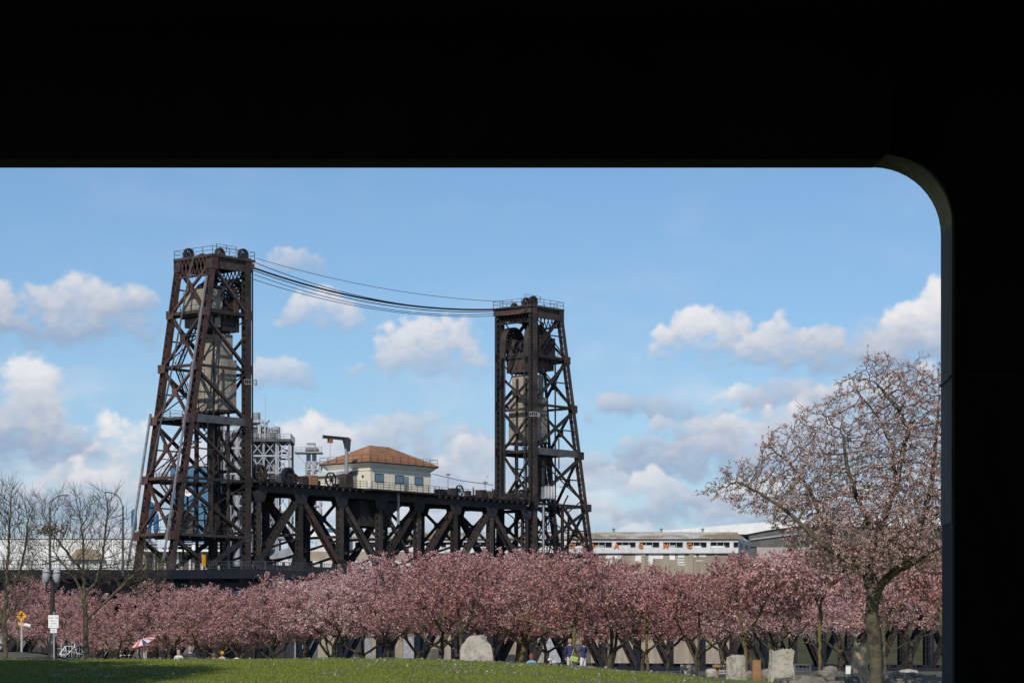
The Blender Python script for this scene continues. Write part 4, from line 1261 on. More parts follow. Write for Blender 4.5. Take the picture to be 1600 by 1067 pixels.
# --- grain elevator frames
def frame_tower(root, off, px0, px1, Z, y_top, y_bot, levels, dpt, nx=2, t=.5, mt_='galv'):
    xs = [lerp(xpx(px0, Z), xpx(px1, Z), k / nx) for k in range(nx + 1)]
    zt, zb_ = zpx(y_top, Z), zpx(y_bot, Z)
    zl = [zpx(y, Z) for y in levels]
    for x in xs:
        for yy in (Z, Z + dpt): MB(off).bar((x, yy, zb_), (x, yy, zt), t).build('column', M[mt_], root)
    for z in zl:
        for yy in (Z, Z + dpt): MB(off).bar((xs[0], yy, z), (xs[-1], yy, z), t * .8).build('beam', M[mt_], root)
    for k in range(nx):
        for a, b_ in zip(zl[:-1], zl[1:]):
            MB(off).bar((xs[k], Z, a), (xs[k + 1], Z, b_), t * .4).build('brace', M[mt_], root)
            MB(off).bar((xs[k + 1], Z, a), (xs[k], Z, b_), t * .4).build('brace', M[mt_], root)


ZE = 600.0
root, off = fthing('grain_elevator', 'grey grain elevator of tall silos and steel frames right of the left tower', 'grain elevator', 420, ZE)
for k, px in enumerate((340, 356, 372, 391, 400, 413, 423)):
    r = .9 + .35 * (k % 3) if px > 388 else 1.3
    MB(off).cyl((xpx(px, ZE), ZE + 6 + (k % 2) * 3, -5), (xpx(px, ZE), ZE + 6 + (k % 2) * 3, zpx(692 if px > 388 else 668, ZE)), r * 1.25, n=14).build('silo', M['silo'], root)
frame_tower(root, off, 330, 390, ZE + 2, 640, 900, [660, 700, 740, 790, 840], 8, 3, .45)
frame_tower(root, off, 392, 452, ZE, 688, 900, [688, 712, 738, 765, 800, 840], 9, 3, .5)
MB(off).box(xpx(388, ZE), xpx(455, ZE), ZE - 1, ZE + 10, zpx(690, ZE), zpx(686, ZE)).build('platform', M['greysteel'], root)
railing(off, [(xpx(388, ZE), ZE - 1, zpx(686, ZE)), (xpx(455, ZE), ZE - 1, zpx(686, ZE)), (xpx(455, ZE), ZE + 10, zpx(686, ZE))], 1.1, 1.4, .09).build('railing', M['galv'], root)
frame_tower(root, off, 392, 414, ZE + 1, 656, 688, [657, 664, 672, 680, 688], 5, 2, .3)
MB(off).cyl((xpx(399, ZE), ZE + 3, zpx(659, ZE)), (xpx(399, ZE), ZE + 3, zpx(643, ZE)), .85, n=12).build('cyclone', M['galv'], root)
MB(off).box(xpx(392, ZE), xpx(404, ZE), ZE, ZE + 5, zpx(660, ZE), zpx(658, ZE)).build('platform', M['galv'], root)
for k in range(24):
    px, w, h = rnd.uniform(390, 434), rnd.uniform(.3, 1.0), rnd.uniform(.8, 3.2)
    MB(off).box(xpx(px, ZE) - w, xpx(px, ZE) + w, ZE + rnd.uniform(0, 2), ZE + rnd.uniform(3, 6), zpx(686, ZE), zpx(686, ZE) + h).build('machine_housing', M[rnd.choice(['galv', 'greysteel', 'steel'])], root)
g = MB(off)
for c in (421, 425):
    pp = [(xpx(c - 3, ZE), ZE + 1, zpx(684, ZE)), (xpx(c - 3, ZE), ZE + 1, zpx(672, ZE)), (xpx(c - 1, ZE), ZE + 1, zpx(667, ZE)), (xpx(c + 2, ZE), ZE + 1, zpx(670, ZE)), (xpx(c + 3, ZE), ZE + 1, zpx(684, ZE))]
    g.path(pp, .18, 6)
g.build('duct', M['galv'], root)
MB(off).bar((xpx(427, ZE), ZE + 2, zpx(686, ZE)), (xpx(427, ZE), ZE + 2, zpx(662, ZE)), .12).build('mast', M['galv'], root)
MB(off).bar((xpx(413.5, ZE), ZE + 2, zpx(660, ZE)), (xpx(413.5, ZE), ZE + 2, zpx(616, ZE)), .1).build('mast', M['galv'], root)

for k in range(30):
    px, py = rnd.uniform(390, 452), rnd.uniform(650 if k % 2 else 690, 850)
    if py < 690 and px > 436: px = 410
    a = Vector((xpx(px, ZE), ZE + rnd.uniform(-.6, 6), zpx(py, ZE)))
    b_ = a + Vector((rnd.uniform(-3, 3), 0, 0) if k % 3 == 0 else (rnd.uniform(-1.5, 1.5), 0, rnd.uniform(-6, 6)))
    MB(off).cyl(a, b_, rnd.uniform(.1, .26), n=6).build('pipe', M[rnd.choice(['galv', 'greysteel', 'galv', 'silo'])], root)
ZE2 = 570.0
root, off = fthing('bucket_elevator', 'slim galvanised bucket elevator tower left of the operator house', 'elevator tower', 485, ZE2)
frame_tower(root, off, 478, 500, ZE2, 722, 900, [722, 733, 745, 765, 790, 815, 840], 4, 2, .4)
for px in (481, 490):
    MB(off).bar((xpx(px, ZE2), ZE2 + 2, -5), (xpx(px, ZE2), ZE2 + 2, zpx(702, ZE2)), .9).build('elevator_leg', M['galv'], root)
MB(off).box(xpx(460, ZE2), xpx(503, ZE2), ZE2 - .5, ZE2 + 4, zpx(707.5, ZE2), zpx(705.5, ZE2)).build('platform', M['galv'], root)
railing(off, [(xpx(460, ZE2), ZE2 - .5, zpx(706, ZE2)), (xpx(503, ZE2), ZE2 - .5, zpx(706, ZE2))], 1.0, 1.2, .08).build('railing', M['galv'], root)
MB(off).cyl((xpx(479, ZE2), ZE2 + 1.5, zpx(699, ZE2)), (xpx(492, ZE2), ZE2 + 1.5, zpx(699, ZE2)), 1.1, n=12).build('head_pulley', M['galv'], root)
MB(off).box(xpx(477, ZE2), xpx(497, ZE2), ZE2 + .5, ZE2 + 3, zpx(706, ZE2), zpx(699.5, ZE2)).build('head_housing', M['greysteel'], root)
MB(off).bar((xpx(461, ZE2), ZE2, zpx(707, ZE2)), (xpx(475, ZE2), ZE2, zpx(722, ZE2)), .2).build('brace', M['galv'], root)

# --- blue block and tanks behind the left tower
ZB = 560.0
root, off = fthing('blue_block', 'blue clad elevator block with emblem seen through the left tower', 'building', 305, ZB)
MB(off).box(xpx(266, ZB), xpx(337, ZB), ZB, ZB + 16, -5, zpx(729, ZB)).build('wall', M['blue'], root)
MB(off).box(xpx(265, ZB), xpx(338, ZB), ZB - .3, ZB + 16.3, zpx(729, ZB), zpx(727.5, ZB)).build('parapet', M['galv'], root)
MB(off).box(xpx(264.5, ZB), xpx(266, ZB), ZB - .2, ZB + 1, -5, zpx(729, ZB)).build('corner_trim', M['white'], root)
MB(off).cyl((xpx(294, ZB), ZB - .02, zpx(768, ZB)), (xpx(294, ZB), ZB - .12, zpx(768, ZB)), .95, n=18).build('emblem', M['white'], root)
g = MB(off)
for k in range(3): g.box(xpx(291 + k * 2.2, ZB), xpx(292.2 + k * 2.2, ZB), ZB - .2, ZB - .12, zpx(770.5 - k * .4, ZB), zpx(766 + k * .6, ZB))
g.build('emblem_stripe', M['redpaint'], root)
MB(off).extrude([(xpx(283, ZB), ZB - .12, zpx(806, ZB)), (xpx(305, ZB), ZB - .12, zpx(808, ZB)), (xpx(298, ZB), ZB - .12, zpx(800, ZB)), (xpx(286, ZB), ZB - .12, zpx(802, ZB))], (0, .08, 0)).build('painted_stripe', M['redpaint'], root)
MB(off).extrude([(xpx(285, ZB), ZB - .12, zpx(802, ZB)), (xpx(298, ZB), ZB - .12, zpx(799.6, ZB)), (xpx(297, ZB), ZB - .12, zpx(796, ZB)), (xpx(287, ZB), ZB - .12, zpx(798, ZB))], (0, .08, 0)).build('painted_stripe', M['white'], root)
for px, r, yt, nm in ((209.5, .6, 800, 'leftmost small'), (234, .95, 790, 'larger'), (244, .55, 806, 'right small')):
    root, off = fthing('blue_tank', f'{nm} bright blue tank beside the left tower', 'tank', px, ZB - 15, 'bright blue tanks')
    Zt = ZB - 15
    MB(off).lathe([(r * .5, zpx(yt, Zt) + r), (r, zpx(yt, Zt)), (r, zpx(yt + 22, Zt)), (r * .35, zpx(yt + 30, Zt)), (r * .35, zpx(855, Zt))][::-1], (xpx(px, Zt), Zt, 0), 14).build('shell', M['bluebright'], root)
    MB(off).path([(xpx(px, Zt) + r * 1.4, Zt - .2, zpx(850, Zt)), (xpx(px, Zt) + r * 1.4, Zt - .2, zpx(yt - 4, Zt)), (xpx(px, Zt) + r * .4, Zt - .2, zpx(yt - 7, Zt))], .13, 5).build('pipe', M['white'], root)
    MB(off).bar((xpx(px, Zt), Zt, -5), (xpx(px, Zt), Zt, zpx(855, Zt)), r).build('stand', M['galv'], root)

# --- white hall at far left
ZH = 500.0
root, off = fthing('white_hall', 'long white hall above the bridge deck behind the bare trees', 'hall', 100, ZH)
MB(off).box(xpx(-60, ZH), xpx(222, ZH), ZH, ZH + 20, zpx(892, ZH), zpx(840, ZH)).build('wall', M['white'], root)
xx = xpx(-60, ZH)
while xx < xpx(222, ZH):
    w_ = rnd.uniform(.9, 3.4)
    MB(off).box(xx + .02, min(xpx(222, ZH), xx + w_) - .02, ZH + .5 + rnd.uniform(0, .8), ZH + 19, -9, zpx(892.2, ZH)).build('foundation_panel', M[rnd.choice(['concrete_dark', 'navy', 'galv', 'black', 'greysteel', 'navy', 'concrete_dark'])], root)
    xx += w_
x = xpx(-60, ZH)
for k in range(13):
    x0 = lerp(xpx(-60, ZH), xpx(215, ZH), k / 13); x1 = lerp(xpx(-60, ZH), xpx(215, ZH), (k + 1) / 13)
    zt = zpx(836 - 1.5 * (k > 6), ZH)
    MB(off).add([(x0 + .02, ZH - .3, zpx(840, ZH)), (x1 - .02, ZH - .3, zpx(840, ZH)), (x1 - .02, ZH + 14, zt), (x0 + .02, ZH + 14, zt), (x0 + .02, ZH - .3, zpx(841, ZH)), (x1 - .02, ZH - .3, zpx(841, ZH)), (x1 - .02, ZH + 14, zt - .2), (x0 + .02, ZH + 14, zt - .2)],
                [(0, 1, 2, 3), (4, 5, 6, 7), (0, 1, 5, 4), (1, 2, 6, 5), (2, 3, 7, 6), (3, 0, 4, 7)]).build('roof_panel', M['white'], root)
MB(off).extrude([(xpx(110, ZH), ZH - 1, zpx(874, ZH)), (xpx(120, ZH), ZH - 1, zpx(857.5, ZH)), (xpx(150, ZH), ZH - 1, zpx(858, ZH)), (xpx(166, ZH), ZH - 1, zpx(874, ZH))], (0, .7, 0)).build('porch_roof', mat('porch_tan', (.36, .28, .2), (.3, .24, .18), .5, .9), root)
# --- beige arcade building under the left tower
ZC = 490.0
root, off = fthing('arcade_building', 'beige building with dark openings and white balcony behind the left tower base', 'building', 275, ZC)
MB(off).box(xpx(222.5, ZC), xpx(345, ZC), ZC + 1, ZC + 12, -9, zpx(862, ZC)).build('wall', mat('beige_wall', (.40, .355, .28), (.33, .29, .23), .4, .9), root)
for k, px in enumerate((228, 246, 265, 284, 303, 322)):
    MB(off).box(xpx(px, ZC), xpx(px + 9, ZC), ZC + .9, ZC + 1.0, -5, zpx(866, ZC)).build('opening', M['concrete_dark'] if k % 2 else M['darkglass'], root)
    MB(off).box(xpx(px + 11, ZC), xpx(px + 14, ZC), ZC + .3, ZC + 1, -9, zpx(862, ZC)).build('pilaster', M['whitewall'], root)
MB(off).box(xpx(222.5, ZC), xpx(345, ZC), ZC - 1.5, ZC + 1, zpx(862, ZC), zpx(858.5, ZC)).build('balcony_slab', M['white'], root)
railing(off, [(xpx(222.5, ZC), ZC - 1.4, zpx(858.5, ZC)), (xpx(345, ZC), ZC - 1.4, zpx(858.5, ZC))], 1.1, 1.5, .08, (1, .5)).build('railing', M['white'], root)
for k in range(12):
    px = rnd.uniform(226, 340); w = rnd.uniform(.4, 1.0)
    MB(off).box(xpx(px, ZC) - w, xpx(px, ZC) + w, ZC + 2, ZC + 4, zpx(862, ZC), zpx(862, ZC) + rnd.uniform(.8, 2.2)).build('crate', M[rnd.choice(['blue', 'galv', 'bluepaint', 'white', 'greysteel'])], root)

# river wall under the far buildings
root, off = fthing('river_wall', 'pale concrete river wall seen low between the cherry trunks at left', 'wall', 400, 585)
for k in range(44):
    x0 = -128 + k * 3.3
    h1 = rnd.choice([6.2, 7.4, 8.6, 5.0, 10.5])
    MB(off).box(x0 + .03, x0 + 3.27, 585 + rnd.uniform(0, 1), 588, -9, h1).build('panel', M[rnd.choice(['concrete', 'galv', 'greysteel', 'concrete_dark', 'navy', 'navy', 'tanwall'])], root)

# ------------------------------------------------------------------ trees
def colonize(att, nodes, parents, D, di, dk, iters, rng, trop=(0, 0, .05), jit=.25, maxn=9000):
    att = np.asarray(att, float); P = [np.asarray(n, float) for n in nodes]; par = list(parents)
    alive = np.ones(len(att), bool)
    A = np.array(P)
    d = np.linalg.norm(att[:, None, :] - A[None], axis=2)
    ni = d.argmin(1); nd = d.min(1)
    for _ in range(iters):
        use = alive & (nd < di)
        if not use.any(): break
        ids = ni[use]
        arr = np.array(P)
        vec = att[use] - arr[ids]
        vec /= np.linalg.norm(vec, axis=1, keepdims=True) + 1e-9
        acc = {}
        S_ = np.zeros((len(P), 3)); np.add.at(S_, ids, vec)
        cnt = np.bincount(ids, minlength=len(P))
        who = np.nonzero(cnt)[0]
        newp = []
        for w in who:
            v = S_[w] / cnt[w] + np.array(trop) + rng.normal(0, jit, 3) * .5
            L_ = np.linalg.norm(v)
            if L_ < 1e-3: continue
            newp.append(P[w] + v / L_ * D); par.append(int(w))
        n0 = len(P)
        P += newp
        if not newp or len(P) > maxn: break
        NA = np.array(newp)
        ai = np.nonzero(alive)[0]
        dd = np.linalg.norm(att[ai][:, None, :] - NA[None], axis=2)
        mi, mv = dd.argmin(1), dd.min(1)
        better = mv < nd[ai]
        ni[ai[better]] = mi[better] + n0; nd[ai[better]] = mv[better]
        alive &= nd > dk
    return np.array(P), np.array(par)


def radii(P, par, tip, ex=2.4, rmin=None):
    n = len(P); acc = np.zeros(n); kids = np.zeros(n, int)
    for i in range(n):
        if par[i] >= 0: kids[par[i]] += 1
    r = np.zeros(n)
    for i in range(n - 1, -1, -1):
        r[i] = tip if acc[i] == 0 else acc[i] ** (1 / ex)
        if par[i] >= 0: acc[par[i]] += r[i] ** ex
    return r, kids


def frame_of(d):
    t = np.where(np.abs(d[:, 2:3]) < .9, np.array([[0, 0, 1.0]]), np.array([[1.0, 0, 0]]))
    u = np.cross(d, t); u /= np.linalg.norm(u, axis=1, keepdims=True) + 1e-9
    w = np.cross(d, u)
    return u, w


def limb_mesh(P, par, r, thick=.02):
    """tapered tubes along every edge; the ring at a node is shared with its main child"""
    V, Fq = [], []
    nV = 0
    e = np.nonzero(par >= 0)[0]
    d = P[e] - P[par[e]]; ln = np.linalg.norm(d, axis=1, keepdims=True); d = d / (ln + 1e-9)
    for sel, ns in ((r[e] >= thick, 7), (r[e] < thick, 3)):
        ee = e[sel]
        if not len(ee): continue
        dd = d[sel]; u, w = frame_of(dd)
        p0 = P[par[ee]] - dd * 0.0; p1 = P[ee] + dd * (r[ee][:, None] * .35)
        r0 = np.minimum(r[par[ee]], r[ee] * 1.28)[:, None]; r1 = r[ee][:, None]
        ring = []
        for pp, rr in ((p0, r0), (p1, r1)):
            for k in range(ns):
                a = 2 * math.pi * k / ns
                ring.append(pp + (u * math.cos(a) + w * math.sin(a)) * rr)
        R = np.stack(ring, 1)          # (m, 2ns, 3)
        m = len(ee)
        V.append(R.reshape(-1, 3))
        base = nV + np.arange(m)[:, None] * 2 * ns
        for k in range(ns):
            k2 = (k + 1) % ns
            Fq.append(np.concatenate([base + k, base + k2, base + ns + k2, base + ns + k], 1))
        nV += m * 2 * ns
    return np.concatenate(V), np.concatenate(Fq)


def twig_mesh(p0, p1, r):
    d = p1 - p0; d = d / (np.linalg.norm(d, axis=1, keepdims=True) + 1e-9)
    u, w = frame_of(d)
    m = len(p0)
    ring = []
    for pp, q in ((p0, 1.0), (p1, .45)):
        for k in range(3):
            a = 2 * math.pi * k / 3
            ring.append(pp + (u * math.cos(a) + w * math.sin(a)) * r * q)
    V = np.stack(ring, 1).reshape(-1, 3)
    base = np.arange(m)[:, None] * 6
    Fq = [np.concatenate([base + k, base + (k + 1) % 3, base + 3 + (k + 1) % 3, base + 3 + k], 1) for k in range(3)]
    return V, np.concatenate(Fq)


def petals(c, size, rng, cup=.35):
    """each blossom: two crossed bent quads"""
    m = len(c)
    n = rng.normal(size=(m, 3)); n /= np.linalg.norm(n, axis=1, keepdims=True)
    u, w = frame_of(n)
    s = (size * rng.uniform(.65, 1.35, m))[:, None]
    V = np.stack([c - u * s - w * s * .55, c + u * s * .55 - w * s, c + u * s + w * s * .6 + n * s * cup, c - u * s * .6 + w * s + n * s * cup], 1).reshape(-1, 3)
    Fq = np.arange(m * 4).reshape(m, 4)
    return V, Fq


def petal_mat(name, tints, rough=.7, trans=.4):
    m = bpy.data.materials.new(name); m.use_nodes = True
    N, L = m.node_tree.nodes, m.node_tree.links
    p = N['Principled BSDF']; p.inputs['Roughness'].default_value = rough; p.inputs['Specular IOR Level'].default_value = .15
    a = N.new('ShaderNodeAttribute'); a.attribute_name = 'tint'
    oi = N.new('ShaderNodeObjectInfo')
    hs = N.new('ShaderNodeHueSaturation')
    r1 = N.new('ShaderNodeMapRange'); r1.inputs['To Min'].default_value = .86; r1.inputs['To Max'].default_value = 1.12
    L.new(oi.outputs['Random'], r1.inputs['Value']); L.new(r1.outputs[0], hs.inputs['Value'])
    r2 = N.new('ShaderNodeMapRange'); r2.inputs['To Min'].default_value = 1.15; r2.inputs['To Max'].default_value = .8
    L.new(oi.outputs['Random'], r2.inputs['Value']); L.new(r2.outputs[0], hs.inputs['Saturation'])
    L.new(a.outputs['Color'], hs.inputs['Color']); L.new(hs.outputs[0], p.inputs['Base Color'])
    t = N.new('ShaderNodeBsdfTranslucent'); L.new(hs.outputs[0], t.inputs['Color'])
    mx = N.new('ShaderNodeMixShader'); mx.inputs[0].default_value = trans
    L.new(p.outputs[0], mx.inputs[1]); L.new(t.outputs[0], mx.inputs[2])
    L.new(mx.outputs[0], N['Material Output'].inputs['Surface'])
    return m


PET = petal_mat('cherry_blossom', None)
TW = mat('twig_bark', (.060, .043, .036), (.10, .08, .05), 3, .95)


def tint_cols(m, pal, wts, rng, per=4):
    idx = rng.choice(len(pal), m, p=np.array(wts) / sum(wts))
    c = np.array(pal)[idx] * rng.uniform(.8, 1.2, (m, 1))
    c = np.concatenate([c, np.ones((m, 1))], 1)
    return np.repeat(c, per, 0)


def cherry_proto(seed, R, H, trunk_h, npet, att_n, pal, wts, psize=.030, lean=.1):
    rng = np.random.default_rng(seed)
    # trunk, then three or four spreading limbs
    nodes = [np.array([0, 0, -.3])]; par = [-1]
    st = .25
    z = 0.0; xy = np.zeros(2); ld = rng.normal(0, lean, 2)
    while z < trunk_h:
        z += st; xy = xy + ld * st + rng.normal(0, .012, 2)
        nodes.append(np.array([xy[0], xy[1], z])); par.append(len(nodes) - 2)
    top = len(nodes) - 1
    nl = rng.integers(3, 5); a0 = rng.uniform(0, 6.28)
    for k in range(nl):
        a = a0 + 6.283 * k / nl + rng.normal(0, .25)
        p = nodes[top].copy(); pi = top
        out = rng.uniform(.55, .9)
        for j in range(int(R * .42 / st)):
            v = np.array([math.cos(a) * out, math.sin(a) * out, .62 + .1 * rng.normal()]); v /= np.linalg.norm(v)
            p = p + v * st; nodes.append(p); par.append(pi); pi = len(nodes) - 1
    # crown envelope: a flattened dome with lumps
    att = []
    lumps = [(rng.uniform(-.55, .55, 2) * R, rng.uniform(.35, .7) * R) for _ in range(6)]
    zlo = 2.05
    while len(att) < att_n:
        q = rng.uniform(-1, 1, 2) * R * 1.1
        z = rng.uniform(zlo, H)
        rr = math.hypot(*q) / R
        zt = (z - zlo) / (H - zlo)
        top_ = max(0, 1 - rr ** 2.2) ** .6
        top_ = max([top_ * .8] + [max(0, 1 - (np.hypot(*(q - c)) / lr) ** 2) ** .5 for c, lr in lumps if True]) if rr < 1 else 0
        bot = .0 + .16 * (1 - rr) if rr < 1 else 1
        if zt < top_ * (.86 + .14 * rng.random()) and zt > bot and rng.random() < .35 + .65 * max(zt / max(top_, .01), rr):
            att.append((q[0], q[1], z))
    P, pr = colonize(att, nodes, par, .24, 2.2, .42, 70, rng, trop=(0, 0, .06), maxn=5200)
    r, kids = radii(P, pr, .011, 2.18)
    thin = np.nonzero((r < .022) & (pr >= 0))[0]
    nt = 2
    src = np.repeat(thin, nt)
    dirp = P[src] - P[pr[src]]; dirp /= np.linalg.norm(dirp, axis=1, keepdims=True) + 1e-9
    dv = dirp * .6 + rng.normal(0, .55, (len(src), 3)) + np.array([0, 0, .15]); dv /= np.linalg.norm(dv, axis=1, keepdims=True)
    tip = P[src] + dv * rng.uniform(.18, .5, (len(src), 1))
    V1, F1 = limb_mesh(P, pr, r, .03)
    V2, F2 = twig_mesh(P[src], tip, .0095)
    k = rng.integers(0, len(src), npet)
    f = rng.uniform(.1, 1.05, (npet, 1))
    c = P[src][k] * (1 - f) + tip[k] * f + rng.normal(0, .05, (npet, 3))
    hz = (c[:, 2] - 1.7) / (H - 1.7)
    keep = rng.random(npet) < np.interp(hz, [0, .25, .6, 1], [.28, .55, 1, .85])
    c = c[keep]; npet = len(c)
    V3, F3 = petals(c, psize, rng)
    # tint varies in patches along limbs
    cols = tint_cols(npet, pal, wts, rng)
    return (V1, F1), (V2, F2), (V3, F3, cols)


PINK = [(.72, .44, .42), (.62, .315, .30), (.50, .205, .195), (.81, .63, .605), (.25, .155, .115)]
WROSE = [.34, .34, .16, .10, .12]
WPALE = [.40, .20, .08, .27, .10]
WRED = [.22, .36, .28, .05, .12]
protos = []
for i, (R, H, th, wts) in enumerate(((3.7, 6.3, 1.1, WROSE), (3.4, 5.8, 1.3, WPALE), (3.9, 6.6, 1.2, WRED), (3.5, 6.0, 1.0, WROSE), (3.8, 6.5, 1.4, WPALE))):
    a, b_, c = cherry_proto(40 + i, R, H, th, 31000, 950, PINK, wts)
    me = []
    for nm, V, Fq, mt_, cl in (('trunk', a[0], a[1], M['bark'], None), ('twigs', b_[0], b_[1], TW, None), ('crown', c[0], c[1], PET, c[2])):
        o = npmesh(nm, V, Fq, mt_, None, cl); me.append(o.data); bpy.data.objects.remove(o)
    protos.append(me)

ORD = ['first', 'second', 'third', 'fourth', 'fifth', 'sixth', 'seventh', 'eighth', 'ninth', 'tenth', 'eleventh', 'twelfth', 'thirteenth', 'fourteenth', 'fifteenth', 'sixteenth', 'seventeenth', 'eighteenth', 'nineteenth', 'twentieth']


def plant_cherry(px, Z, pi, rot, sc, label, mossy=False, group='cherry trees in rows behind the lawn'):
    X = xpx(px, Z); z = ground_z(X, Z)
    t = thing('cherry_tree', label, 'cherry tree', (X, Z, z - .05), rot, group)
    t.scale = (sc[0], sc[0], sc[1])
    for nm, me in zip(('trunk', 'twigs', 'crown'), protos[pi]):
        o = bpy.data.objects.new(nm, me); COL.objects.link(o); o.parent = t
        if nm == 'trunk' and mossy:
            o.material_slots[0].link = 'OBJECT'; o.material_slots[0].material = M['barkmoss']
        if nm == 'twigs': o['kind'] = 'stuff'
    return t


rowA = [(30, 162, .92), (112, 158, .9), (183, 150, .85), (262, 148, .86), (332, 145, .86), (428, 142, .88), (522, 140, .92), (612, 140, .96), (690, 134, .96), (812, 136, 1.0), (945, 134, .98), (1215, 122, .9)]
rowB = [(0, 190, 1.0), (75, 186, .98), (150, 182, .96), (225, 178, .98), (298, 175, 1.0), (372, 172, 1.04), (468, 168, 1.1), (562, 166, 1.16), (655, 164, 1.14), (762, 162, 1.2), (850, 162, 1.16), (952, 160, 1.0), (1048, 158, .94), (1130, 156, .96), (1215, 150, 1.0), (1315, 146, 1.04), (1420, 142, 1.0)]
rowC = [(-30, 206, 1.05), (45, 205, 1.0), (118, 204, 1.0), (192, 203, 1.02), (262, 202, 1.06), (335, 200, 1.1), (418, 198, 1.06), (515, 196, 1.12), (610, 195, 1.2), (706, 194, 1.28), (805, 193, 1.36), (900, 192, 1.16), (1000, 191, 1.02), (1095, 190, 1.04), (1180, 188, 1.1)]
for rows, nm in ((rowA, 'front'), (rowB, 'middle'), (rowC, 'back')):
    for k, (px, Z, sc) in enumerate(rows):
        sc = sc * float(np.interp(px, [150, 300, 480], [.72, .80, 1.0] if nm != 'front' else [.86, .92, 1.0]))
        sz = sc * rnd.uniform(.88, 1.08)
        plant_cherry(px + rnd.uniform(-5, 5), Z, (rnd.choice([2, 0]) if 880 < px < 1140 else rnd.choice([1, 4, 3]) if 400 < px < 640 or px > 1140 else rnd.choice([0, 3, 4, 2])), rnd.uniform(0, 6.28), (sc * rnd.uniform(1.08, 1.25), sz),
                     f'{ORD[k]} pink blossoming cherry from the left in the {nm} row', mossy=(nm == 'front' and k in (2, 4, 9)))


